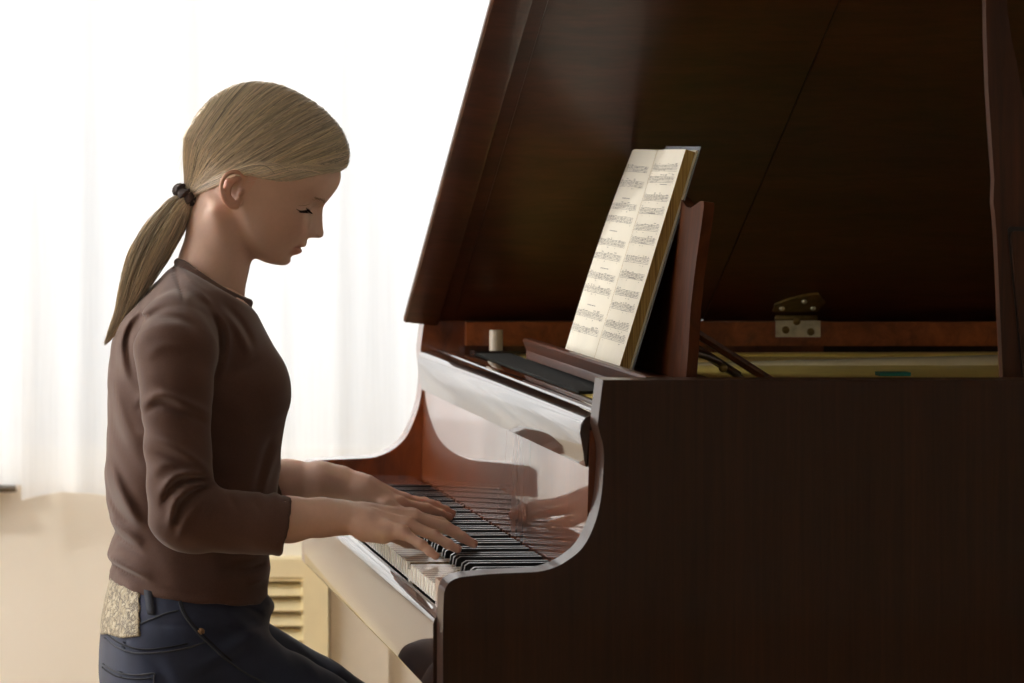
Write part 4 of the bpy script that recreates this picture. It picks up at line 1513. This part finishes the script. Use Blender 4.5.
# pony tail
tail = np.array(spline([tuple(at(px, py, YC)) for px, py in [(188, 196), (178, 207), (167, 226), (155, 247), (143, 267), (132, 287), (123, 307), (114, 327), (105, 346)]], 26))
tr_ = np.interp(np.linspace(0, 1, 26), np.linspace(0, 1, 9), [.0095, .0180, .0235, .0255, .0240, .0185, .0115, .0060, .0012])
tT = np.gradient(tail, axis=0); tT /= np.linalg.norm(tT, axis=1, keepdims=True)
tN = np.cross(tT, LAT); tN /= np.linalg.norm(tN, axis=1, keepdims=True)
NT_ = 900
P, R, cols = [], [], []
for i in range(NT_):
    th, rr = rng.uniform(0, 2 * PI), math.sqrt(rng.uniform(0.05, 1))
    ph, am = rng.uniform(0, 6.28), rng.uniform(.0005, .0024)
    end = rng.uniform(.55, 1.0) if rng.random() < .6 else rng.uniform(.86, 1.0)
    tt = np.linspace(0, end, 26)
    c = np.stack([np.interp(tt, np.linspace(0, 1, 26), tail[:, k]) for k in range(3)], 1)
    nn = np.stack([np.interp(tt, np.linspace(0, 1, 26), tN[:, k]) for k in range(3)], 1)
    ra = np.interp(tt, np.linspace(0, 1, 26), tr_)
    th2 = th + 0.9 * tt
    off = nn * (np.cos(th2) * ra * rr)[:, None] + LAT * (np.sin(th2) * ra * rr * 1.15)[:, None]
    wav = nn * (am * np.sin(tt * 11 + ph) + .0022 * np.sin(tt * 9 + 1.0))[:, None]
    P.append(c + off + wav)
    r0 = np.full(26, .00065); r0[-3:] = [.0005, .0003, .0001]
    R.append(r0)
    v = np.clip(0.82 + 0.18 * math.sin(3 * th) + rng.normal(0, .15), .45, 1.25)
    cols.append([v, v * rng.uniform(.94, 1.0), v * rng.uniform(.80, .96)])
strand_mesh('ponytail', np.array(P), np.array(R), HAIR, hair, np.array(cols))
# fine loose hairs
P = []
for i in range(40):
    k = int(rng.integers(0, NS)); j = int(rng.integers(6, 12))
    p = W_[k, j]; q = W_[k, j + 3] - p
    o_ = p - np.array(HO); o_ /= np.linalg.norm(o_)
    P.append([p, p + q * .5 + o_ * .003, p + q + o_ * rng.uniform(.002, .006), p + q * 1.6 + o_ * rng.uniform(.001, .006)])
P = np.array(P)
strand_mesh('loose_hairs', P, np.full(P.shape[:2], .00016), HAIR, hair, np.ones((len(P), 3)))

# the scrunchie
SCR = plain('dark_brown_velvet', (50, 36, 34), 0.75, var=0.3, vscale=220)
tc = np.array(at(186, 195.5, YC)); ax = tT[1]
e1 = np.cross(ax, LAT); e1 /= np.linalg.norm(e1)
V, Q = [], []
nu, nv = 72, 14
for i in range(nu):
    u0 = 2 * PI * i / nu
    ruf = 1 + .18 * math.sin(9 * u0) + .10 * math.sin(17 * u0 + 1)
    dr = e1 * math.cos(u0) + LAT * math.sin(u0)
    for j in range(nv):
        v0 = 2 * PI * j / nv
        V.append(tc + dr * (0.0118 + 0.0072 * ruf * math.cos(v0)) + ax * (0.0080 * ruf * math.sin(v0) + .0016 * math.sin(5 * u0)))
for i in range(nu):
    for j in range(nv):
        Q.append((i * nv + j, ((i + 1) % nu) * nv + j, ((i + 1) % nu) * nv + (j + 1) % nv, i * nv + (j + 1) % nv))
mesh_obj('scrunchie', V, Q, SCR, hair, True)['label'] = 'dark brown scrunchie round the ponytail'
# ------------------------------------------------------------------ the brown top
px_x = lambda px, Y=YC: (px + 115) * (Y + DC) / F
px_z = lambda py, Y=YC: ZC - (py - 136) * (Y + DC) / F


def seg2(G, pts):
    """distance in the side view (x, z) to a polyline"""
    d = None
    for (a, b) in zip(pts, pts[1:]):
        ax, az, bx_, bz = a[0], a[1], b[0], b[1]
        vx, vz = bx_ - ax, bz - az
        t = np.clip(((G.X - ax) * vx + (G.Z - az) * vz) / (vx * vx + vz * vz + 1e-12), 0, 1)
        e = np.sqrt((G.X - ax - t * vx) ** 2 + (G.Z - az - t * vz) ** 2)
        d = e if d is None else np.minimum(d, e)
    return d


FOLD = 1.9


def fold(G, pts, w):
    """a soft ridge along a side-view polyline, dying out at both ends"""
    out = None
    n = len(pts) - 1
    for i, (a, b) in enumerate(zip(pts, pts[1:])):
        vx, vz = b[0] - a[0], b[1] - a[1]
        t = np.clip(((G.X - a[0]) * vx + (G.Z - a[1]) * vz) / (vx * vx + vz * vz + 1e-12), 0, 1)
        e = np.sqrt((G.X - a[0] - t * vx) ** 2 + (G.Z - a[1] - t * vz) ** 2)
        k = np.sin(PI * np.clip(((i + t) / n) * .94 + .03, 0, 1)) ** .7
        v = np.exp(-(e / w) ** 2) * k
        out = v if out is None else np.maximum(out, v)
    return out


SG = Grid((0.26, 0.37, 0.60), (0.60, 0.97, 1.135), 0.003)
tab = [(250, 178, 243, .040), (262, 177, 247, .050), (276, 164, 249, .075), (290, 149, 249, .112), (305, 136, 252, .135), (320, 123.5, 259, .146), (340, 113.5, 270, .150), (360, 109.5, 280, .151), (378, 108.3, 286.8, .150),
       (388, 108, 287.6, .148), (400, 107.7, 286.3, .146), (420, 107, 283.5, .141), (440, 107, 281.3, .136), (460, 106.5, 279.8, .131), (478, 104.5, 278, .127), (500, 106, 275, .123), (520, 112, 271.5, .122), (533, 114.5, 269.5, .123),
       (548, 110.5, 268.3, .127), (558, 109, 268.2, .131), (566, 112, 268.8, .134), (576, 110, 268, .138), (588, 110.5, 266.5, .142), (602, 110.5, 265, .146), (640, 110, 262, .15)]
xb = [(px_z(y), px_x(a)) for y, a, b, w in tab][::-1]
xf = [(px_z(y), px_x(b)) for y, a, b, w in tab][::-1]
ww = [(px_z(y), w) for y, a, b, w in tab][::-1]
B_, F_, W_t = sinterp(SG.Z, xb), sinterp(SG.Z, xf), sinterp(SG.Z, ww)
cx_, hx = (B_ + F_) / 2, (F_ - B_) / 2
dy = np.abs(SG.Y - YC)
pw = f32(2.35)
q = ((np.abs(SG.X - cx_) / hx) ** pw + (dy / W_t) ** pw) ** (1 / pw)
d = ((q - 1) * np.minimum(hx, W_t)).astype(f32)
# bust: flatten the middle of the chest a little, keep the side-view outline at the breasts
d = d + 0.006 * g(SG.Y, YC, 0.03) * g(SG.Z, px_z(395), 0.05) * (SG.X > cx_)
for s in (-1, 1):
    d = smin(d, d_ell(SG, (px_x(257), YC + s * .068, px_z(388)), (.0325, .052, .05)), .024)
    d = smin(d, d_path(SG, [at(196, 290, YC + s * .045), at(177, 326, YC + s * .130)], [.034, .036], .02), .035)       # shoulder
# sleeves
r_sl = [(176, 326, .520, .040), (175.5, 350, .494, .0545), (176.5, 380, .478, .0475), (176.5, 408, .470, .0432), (178.5, 450, .462, .0410), (180, 484, .456, .0405), (184, 516, .452, .0405)]
r_fs = [(184, 516, .452, .0405), (205, 520, .450, .0395), (229, 521.5, .447, .0385), (262, 524, .444, .0374), (289, 526.5, .442, .0374), (312, 528, .441, .0372)]
l_sl = [(176, 326, .800, .040), (178, 352, .826, .050), (180, 408, .852, .043), (188, 460, .874, .040), (196, 492, .885, .040)]
l_fs = [(196, 492, .885, .040), (240, 484, .866, .037), (278, 481, .848, .0325), (296, 480, .842, .0320)]


def plane_cut(P0, n):
    n = Vector(n).normalized()
    return (SG.X - P0[0]) * n.x + (SG.Y - P0[1]) * n.y + (SG.Z - P0[2]) * n.z


arms = None
for up, fo, cut, tilt in ((r_sl, r_fs, (287, 527, .444), -0.13), (l_sl, l_fs, (283, 480.5, .846), 0.10)):
    e1_ = d_path(SG, [at(*v[:3]) for v in up], [v[3] for v in up], .012)
    e2_ = d_path(SG, [at(*v[:3]) for v in fo], [v[3] for v in fo], .012)
    pc = at(*cut)
    ax_ = (at(*fo[-1][:3]) - at(*fo[-3][:3])).normalized()
    ax_ = Vector((ax_.x, ax_.y, ax_.z + tilt))
    e2_ = smax(e2_, plane_cut(pc, ax_).astype(f32), .004)
    hol = d_path(SG, [at(*v[:3]) for v in fo[-3:]], [v[3] - .0042 for v in fo[-3:]])
    hol = np.maximum(hol, -(plane_cut(pc, ax_) + .022)).astype(f32)
    e2_ = smax(e2_, -hol, .002)
    # stitched hem line near the cuff
    e2_ = e2_ + 0.0007 * np.exp(-((plane_cut(pc, ax_) + .011) / .0014) ** 2)
    e = smin(e1_, e2_, .022)
    arms = e if arms is None else np.minimum(arms, e)
d = smin(d, arms, .020)
# folds: (polyline in side-view pixels, height, width, depth range)
NEARY, BACKY = .47, .60
folds = [
    # arm hole, back and front
    ([(166, 306), (148, 318), (135, 334), (131, 352), (134, 372), (140, 392)], -.0014, .0055, .50),
    ([(196, 300), (211, 309), (219, 330), (221, 350), (216, 372), (212, 390)], -.0018, .0055, .50),
    ([(158, 303), (140, 314), (127, 332), (124, 350), (128, 378)], .0030, .0060, .52),
    ([(204, 305), (224, 322), (228, 345), (222, 376)], .0022, .0060, .52),
    # upper sleeve
    ([(150, 324), (163, 318), (182, 320), (199, 330)], -.0024, .0070, .46),
    ([(146, 356), (160, 346), (182, 346)], .0020, .0080, .46),
    ([(143, 404), (158, 392), (180, 399), (207, 411)], .0040, .0060, .46),
    ([(143, 414), (160, 403), (182, 411), (206, 422)], -.0036, .0060, .46),
    ([(146, 437), (170, 444), (193, 458), (210, 472)], .0034, .0065, .45),
    ([(148, 450), (170, 457), (192, 470)], -.0026, .0065, .45),
    ([(150, 474), (164, 462), (186, 464)], .0020, .0070, .45),
    # elbow
    ([(158, 492), (164, 482), (173, 473), (190, 470), (208, 474)], .0046, .0055, .45),
    ([(161, 504), (168, 490), (178, 480), (196, 478), (210, 482)], -.0042, .0050, .45),
    ([(167, 522), (169, 510), (173, 496), (188, 485), (206, 481)], .0044, .0052, .45),
    ([(173, 528), (176, 512), (182, 499), (196, 489), (212, 486)], -.0036, .0050, .45),
    ([(176, 536), (182, 518), (192, 504), (206, 493)], .0032, .0055, .45),
    ([(196, 520), (203, 506), (215, 496)], .0022, .0055, .45),
    ([(228, 494), (234, 508)], -.0016, .0055, .45), ([(252, 498), (258, 512)], -.0014, .0050, .45),
    # back of the trunk
    ([(110, 462), (120, 490), (130, 508), (139, 523)], .0050, .0080, .56),
    ([(108, 478), (114, 500), (122, 516), (131, 527)], -.0045, .0075, .56),
    ([(112, 524), (122, 529), (132, 535), (141, 544)], .0042, .0070, .58),
    ([(110, 536), (124, 543), (142, 552)], -.0040, .0060, .58),
    ([(107, 560), (120, 562), (136, 570), (150, 574)], .0040, .0060, .58),
    ([(112, 568), (126, 573), (142, 578)], -.0034, .0055, .58),
    ([(112, 380), (118, 402), (126, 424), (138, 446)], .0024, .0090, .56),
    ([(110, 400), (115, 424), (124, 450)], -.0022, .0080, .56),
    # front of the trunk
    ([(216, 306), (229, 320), (239, 336), (246, 352)], .0028, .0065, .58),
    ([(222, 305), (238, 322), (250, 344)], -.0020, .0060, .58),
    ([(226, 372), (244, 366), (258, 356)], -.0016, .0075, .56),
    ([(282, 446), (270, 470), (262, 500)], .0022, .0070, .56), ([(272, 436), (263, 462), (255, 496)], -.0020, .0070, .56),
    ([(268, 552), (250, 556), (226, 557)], .0026, .0060, .58), ([(268, 564), (248, 567), (220, 566)], -.0026, .0055, .58), ([(268, 578), (246, 580)], .0020, .0055, .58),
    # shoulder seam and gathers
    ([(175, 264), (176, 280), (178, 298)], -.0026, .0030, .60), ([(179, 270), (190, 280), (204, 290)], .0016, .0045, .60),
    ([(182, 282), (196, 290), (208, 302)], .0018, .0045, .58),
]
for pts, amp, wd_, yref in folds:
    P2 = [tuple(float(v) for v in c) for c in spline([(px_x(px, yref), px_z(py, yref)) for px, py in pts], 9)]
    lf = 1 / (1 + np.exp((SG.Y - 0.655) / 0.02))
    d = d - f32(amp * FOLD) * fold(SG, P2, wd_ * .85) * lf
# gentle mirrored unevenness on the far side, faint overall creasing
d = d + 0.0010 * np.sin(SG.X * 95 + SG.Z * 60 + 2 * np.sin(SG.Y * 40)) * np.sin(SG.Z * 75 - SG.Y * 50)
# hem, hem stitching
hz = px_z(597.5) + (SG.X - px_x(265)) * (px_z(584.5) - px_z(597.5)) / (px_x(110) - px_x(265))
hem = hz - SG.Z + 0.0016 * np.sin(SG.X * 90) * np.cos(SG.Y * 60)
d = d + 0.0008 * np.exp(-((hem + .013) / .0016) ** 2)
d = smax(d, hem.astype(f32), .004)
# neckline: opening and ribbed band
ring_px = [(177.5, 264, .660), (184, 267.5, .626), (199, 278.5, .600), (220, 292, .601), (239, 301.5, .628), (247.5, 304.5, .660)]
ring = [np.array(at(*v)) for v in ring_px]
ring_f = [np.array((v[0], 2 * YC - v[1], v[2])) for v in ring[1:-1]][::-1]
loop = ring + ring_f + [ring[0]]
loop = [tuple(v) for v in spline([tuple(v) for v in loop], 60)]
cen = np.mean(np.array(loop), 0)
nrm = np.array((-(ring[-1] - ring[0])[2], 0, (ring[-1] - ring[0])[0])); nrm /= np.linalg.norm(nrm)
rel = [SG.X - cen[0], SG.Y - cen[1], SG.Z - cen[2]]
hgt = rel[0] * nrm[0] + rel[2] * nrm[2]
radl = np.sqrt((rel[0] - hgt * nrm[0]) ** 2 + rel[1] ** 2 + (rel[2] - hgt * nrm[2]) ** 2)
d = smax(d, (hgt - 0.001).astype(f32), .006)
d = smax(d, -np.maximum(radl - .052, -(hgt + .007)).astype(f32), .004)
loop2 = [tuple(np.array(v) + nrm * .0022) for v in loop]
d = smin(d, d_path(SG, loop2, [.0066] * len(loop2)), .003)
d = d + 0.0016 * np.exp(-((d_path(SG, loop2, [.0] * len(loop)) - .0100) / .0014) ** 2)
SG.V = np.ascontiguousarray(np.broadcast_to(d, SG.shape).astype(f32))
Ps, Qs = surface_nets(SG)
sh = NT('brown_jersey')
c = sh.coords((900, 900, 900))
base = sh.ramp(sh.noise(c, 1, 2), [(0.3, srgb(*SHIRT_D)), (0.7, srgb(*SHIRT_L))])
sh.l(base, sh.b.inputs['Base Color'])
sh.set(Roughness=0.85, Sheen_Weight=0.25, Sheen_Roughness=0.5, Specular_IOR_Level=0.2)
SHIRT = sh.m
np_mesh('top', Ps, Qs, SHIRT, girl)

# ------------------------------------------------------------------ jeans
JG = Grid((0.24, 0.42, 0.06), (0.84, 0.90, 0.735), 0.0036)
jt = [(572, 112, 262, .130), (590, 108, 265, .137), (604, 104.5, 268, .145), (620, 102, 268, .155), (640, 100.5, 262, .166), (660, 99.5, 250, .174), (683, 100, 236, .178), (710, 106, 225, .174), (735, 122, 215, .16)]
xb = [(px_z(y), px_x(a)) for y, a, b, w in jt][::-1]
xf = [(px_z(y), px_x(b)) for y, a, b, w in jt][::-1]
ww = [(px_z(y), w) for y, a, b, w in jt][::-1]
zc = np.clip(JG.Z, xb[0][0], xb[-1][0])
B_, F_, W_t = sinterp(zc, xb), sinterp(zc, xf), sinterp(zc, ww)
cx_, hx = (B_ + F_) / 2, (F_ - B_) / 2
q = ((np.abs(JG.X - cx_) / hx) ** pw + (np.abs(JG.Y - YC) / W_t) ** pw) ** (1 / pw)
d = ((q - 1) * np.minimum(hx, W_t)).astype(f32)
d = smax(d, np.broadcast_to(xb[0][0] - JG.Z, d.shape), .05)
d = smax(d, np.broadcast_to(JG.Z - px_z(577), d.shape), .004)
legs = None
knees = []
for s, hp, kn in ((-1, (178, 646, .572), (440, 794, .545)), (1, (178, 630, .742), (440, 780, .775))):
    h, k = at(*hp), at(*kn)
    an = Vector((k.x - 0.035, k.y, 0.07))
    e = d_path(JG, [h, h.lerp(k, .5), k], [.0735, .0675, .0565], .01)
    e = smin(e, d_path(JG, [k, k.lerp(an, .4), an], [.0545, .053, .046], .02), .02)
    knees.append((k, an))
    legs = e if legs is None else smin(legs, e, .006)
d = smin(d, legs, .022)
# rolled fold of cloth across the lap under the hem
d = smin(d, d_path(JG, [at(236, 600, .55), at(262, 604, .60), at(267, 606, .66), at(262, 604, .72)], [.007, .0095, .010, .0095]), .012)
jf = [([(238, 602), (254, 611), (268, 620)], -.0045, .006), ([(228, 612), (246, 628), (266, 640)], .0032, .008), ([(210, 640), (240, 628), (258, 622)], -.0028, .007), ([(200, 662), (232, 645), (256, 634)], .0026, .008),
      ([(190, 676), (226, 662), (250, 652)], -.0022, .008), ([(300, 660), (312, 668), (318, 680)], .0020, .007), ([(284, 648), (296, 662)], -.0016, .007), ([(140, 650), (160, 668), (170, 690)], -.002, .010)]
for pts, amp, wd_ in jf:
    P2 = [tuple(float(v) for v in c) for c in spline([(px_x(px, .52), px_z(py, .52)) for px, py in pts], 9)]
    lf = 1 / (1 + np.exp((JG.Y - 0.66) / 0.02))
    d = d - f32(amp * 1.4) * fold(JG, P2, wd_ * .9) * lf
d = smax(d, np.broadcast_to(0.075 - JG.Z, d.shape), .003)
# waistband groove
wz = px_z(612) + (JG.X - px_x(185)) * -0.06
d = d + 0.0012 * np.exp(-((JG.Z - wz) / .0018) ** 2) * (JG.X < px_x(262))
JG.V = np.ascontiguousarray(np.broadcast_to(d, JG.shape).astype(f32))
Pj, Qj = surface_nets(JG)
jm = NT('navy_denim')
tw = jm.n('ShaderNodeTexWave'); tw.inputs['Scale'].default_value = 420; tw.inputs['Distortion'].default_value = 1.5
tw.bands_direction = 'DIAGONAL'
jm.l(jm.coords(), tw.inputs['Vector'])
bz = jm.noise(jm.coords(), 16, 4)
c1 = jm.ramp(bz, [(0.25, srgb(*DENIM_D)), (0.75, srgb(*DENIM_L))])
jm.l(jm.mix(0.16, c1, tw.outputs['Color'], 'MULTIPLY'), jm.b.inputs['Base Color'])
jm.set(Roughness=0.8, Specular_IOR_Level=0.25, Sheen_Weight=0.2)
jeans = np_mesh('jeans', Pj, Qj, jm.m, girl)
bvh_j = BVHTree.FromPolygons([tuple(v) for v in Pj], [tuple(q) for q in Qj])


def on_jeans(px, py, lift=0.0, yref=.52):
    """the point of the jeans' near side that stands at this place"""
    o = at(px, py, yref)
    h = bvh_j.ray_cast(Vector((o.x, -1.0, o.z)), Vector((0, 1, 0)))
    if h[0] is None:
        h = bvh_j.find_nearest(o)
    return h[0] + h[1] * lift


STITCH = plain('pale_denim_seam', (64, 66, 74), 0.85)
THREAD = plain('dark_denim_edge', (24, 26, 34), 0.85)


def seam(name, pts, r, mat, n=30, lift=0.0008):
    bm = bmesh.new()
    add_tube(bm, [on_jeans(p[0], p[1], lift) for p in spline(pts, n)], r, 6)
    return bm_obj(name, bm, mat, jeans, smooth=True)


seam('pocket_seam', [(179, 602), (182, 612), (188, 621), (198, 633), (212, 646), (228, 660), (246, 672), (266, 682)], .0013, STITCH, 40)
seam('pocket_edge', [(181, 601), (184.5, 612), (191, 621), (201, 632), (214, 644.5), (230, 658.5)], .0011, THREAD, 30)
seam('yoke_seam', [(107, 646), (118, 650.5), (134, 653), (152, 651), (172, 648), (192, 643.5), (203, 640)], .0012, STITCH)
seam('yoke_seam', [(106, 640), (122, 646), (140, 648.5), (160, 646), (186, 641)], .0011, THREAD)
seam('waistband_seam', [(140, 625), (152, 619), (166, 613), (178, 610)], .0012, STITCH)
seam('back_pocket', [(102, 672), (118, 675), (136, 674), (152, 671), (152.5, 676), (153, 690)], .0013, STITCH)
seam('back_pocket_edge', [(102, 676), (118, 679), (136, 678), (151, 675.5)], .0012, THREAD)
# belt loop
bm = bmesh.new()
n = 8
L = [[on_jeans(146.5 + w * 7 + t * 1.6, 591 + t * 24, .0036 if 0.08 < t < .92 else .0008) for w in (0, 1)] for t in [i / n for i in range(n + 1)]]
vv = [[bm.verts.new(p) for p in r_] for r_ in L]
for a, b in zip(vv, vv[1:]): bm.faces.new((a[0], a[1], b[1], b[0]))
o = bm_obj('belt_loop', bm, plain('denim_loop', (44, 48, 60), 0.85), jeans, smooth=True)
md = o.modifiers.new('thick', 'SOLIDIFY'); md.thickness = .0022
# rivet
c = on_jeans(200, 629.5, .0006)
h = bvh_j.find_nearest(c)
bm = bmesh.new()
Rm = h[1].to_track_quat('Z', 'Y').to_matrix().to_4x4()
bmesh.ops.create_cone(bm, cap_ends=True, segments=20, radius1=.0050, radius2=.0040, depth=.0022, matrix=Matrix.Translation(c) @ Rm)
bmesh.ops.create_uvsphere(bm, u_segments=12, v_segments=8, radius=.0022, matrix=Matrix.Translation(c + h[1] * .001) @ Rm)
bm_obj('rivet', bm, plain('aged_copper_rivet', (150, 118, 84), 0.35, metal=0.7), jeans, smooth=True)['label'] = 'small copper rivet at the pocket corner'
# embroidered cream patch wrapped round the back of the waistband
pt = NT('embroidered_patch')
pv = pt.coords()
vo = pt.n('ShaderNodeTexVoronoi', feature='DISTANCE_TO_EDGE'); vo.inputs['Scale'].default_value = 62
nz = pt.n('ShaderNodeTexNoise'); nz.inputs['Scale'].default_value = 60; nz.inputs['Distortion'].default_value = 2.5; nz.inputs['Detail'].default_value = 3
pt.l(pv, nz.inputs['Vector'])
mxv = pt.n('ShaderNodeVectorMath', operation='SCALE'); mxv.inputs['Scale'].default_value = 0.03
pt.l(nz.outputs['Color'], mxv.inputs[0])
adv = pt.n('ShaderNodeVectorMath', operation='ADD')
pt.l(pv, adv.inputs[0]); pt.l(mxv.outputs[0], adv.inputs[1]); pt.l(adv.outputs[0], vo.inputs['Vector'])
k1_ = pt.ramp(vo.outputs['Distance'], [(0.02, srgb(92, 78, 58)), (0.14, srgb(186, 174, 146))])
k2_ = pt.ramp(nz.outputs['Fac'], [(0.44, (0.62, 0.56, 0.46, 1)), (0.56, (1, 1, 1, 1))])
pt.l(pt.mix(0.8, k1_, k2_, 'MULTIPLY'), pt.b.inputs['Base Color'])
pt.set(Roughness=0.6, Sheen_Weight=0.2)
pt.bump(vo.outputs['Distance'], 0.3, 0.0015)
bm = bmesh.new()
corner = [(108.5, 585), (139.5, 590.5), (138, 632), (99.5, 643)]
nu, nv = 18, 20
gridv = []
for i in range(nu + 1):
    row = []
    for j in range(nv + 1):
        s, t = i / nu, j / nv
        px = (corner[0][0] * (1 - s) + corner[1][0] * s) * (1 - t) + (corner[3][0] * (1 - s) + corner[2][0] * s) * t
        py = (corner[0][1] * (1 - s) + corner[1][1] * s) * (1 - t) + (corner[3][1] * (1 - s) + corner[2][1] * s) * t
        # parametrise round the back: the left edge lies on her middle line, the right edge on the side
        z = px_z(py, .56)
        yy = YC - .01 - (YC - .01 - .555) * s ** 0.8
        x0 = px_x(px, .56)
        if s < 0.55:
            h_ = bvh_j.ray_cast(Vector((0.0, yy, z)), Vector((1, 0, 0)))
        else:
            h_ = bvh_j.ray_cast(Vector((x0, -1, z)), Vector((0, 1, 0)))
        if h_[0] is None: h_ = bvh_j.find_nearest(Vector((x0, yy, z)))
        wob = .0012 * math.sin(t * 21) * (1 if s == 1 else 0)
        row.append(bm.verts.new(h_[0] + h_[1] * .0022 + Vector((wob, 0, 0))))
    gridv.append(row)
for i in range(nu):
    for j in range(nv):
        bm.faces.new((gridv[i][j], gridv[i + 1][j], gridv[i + 1][j + 1], gridv[i][j + 1]))
o = bm_obj('waist_patch', bm, pt.m, jeans, smooth=True)
o['label'] = 'cream embroidered patch at the back of the waist'
md = o.modifiers.new('thick', 'SOLIDIFY'); md.thickness = .0016

# shoes on the floor and pedals side (below the picture)
SHOE = plain('dark_canvas_shoe', (40, 40, 46), 0.8)
SOLE = plain('white_rubber_sole', (214, 210, 200), 0.7)
for k, an in knees:
    G = Grid((an.x - .09, an.y - .06, -0.004), (an.x + .22, an.y + .06, .13), 0.004)
    d = d_path(G, [(an.x - .03, an.y, .05), (an.x + .06, an.y, .048), (an.x + .15, an.y, .036)], [.036, .036, .028], .02)
    d = smin(d, d_cone(G, (an.x - .005, an.y, .05), (an.x, an.y, .105), .036, .040), .02)
    d = smax(d, np.broadcast_to(.016 - G.Z, d.shape), .004)
    d = smax(d, np.broadcast_to(G.Z - .105, d.shape), .004)
    G.V = np.ascontiguousarray(np.broadcast_to(d, G.shape).astype(f32))
    P, Q = surface_nets(G)
    shoe = np_mesh('shoe', P, Q, SHOE, girl)
    bm = bmesh.new()
    ol = [(an.x + x, an.y + y) for x, y in [(-.068, -.015), (-.05, -.033), (.03, -.038), (.10, -.039), (.16, -.028), (.182, 0), (.16, .028), (.10, .039), (.03, .038), (-.05, .033), (-.068, .015)]]
    add_prism(bm, [(x, y, 0.001) for x, y in ol], (0, 0, .018))
    bevel_all(bm, .003, 2, 50)
    bm_obj('sole', bm, SOLE, shoe, angle=40)

# ------------------------------------------------------------------ the piano bench she sits on
bench = thing('piano_bench', 'dark wooden piano bench with black cushioned seat under the girl', 'bench', (0.34, 0.66, 0))
bz1 = float(Pj[(Pj[:, 0] < .46) & (Pj[:, 0] > .30)][:, 2].min()) + .010
bx0, bx1, by0, by1 = .20, .46, .40, .96
boxed('seat_cushion', bx0, bx1, by0, by1, bz1 - .045, bz1, plain('black_vinyl_cushion', (26, 24, 24), 0.4), bench, .014)
boxed('seat_frame', bx0 + .005, bx1 - .005, by0 + .005, by1 - .005, bz1 - .105, bz1 - .046, M['wood_x'], bench, .003)
for sx in (bx0 + .03, bx1 - .03):
    for sy in (by0 + .03, by1 - .03):
        bm = bmesh.new()
        a = [bm.verts.new((sx + i * .014, sy + j * .014, 0.001)) for i, j in ((-1, -1), (1, -1), (1, 1), (-1, 1))]
        b = [bm.verts.new((sx + i * .022, sy + j * .022, bz1 - .106)) for i, j in ((-1, -1), (1, -1), (1, 1), (-1, 1))]
        bm.faces.new(list(reversed(a))); bm.faces.new(b)
        for k in range(4): bm.faces.new((a[k], a[(k + 1) % 4], b[(k + 1) % 4], b[k]))
        bm_obj('leg', bm, M['wood_v'], bench)
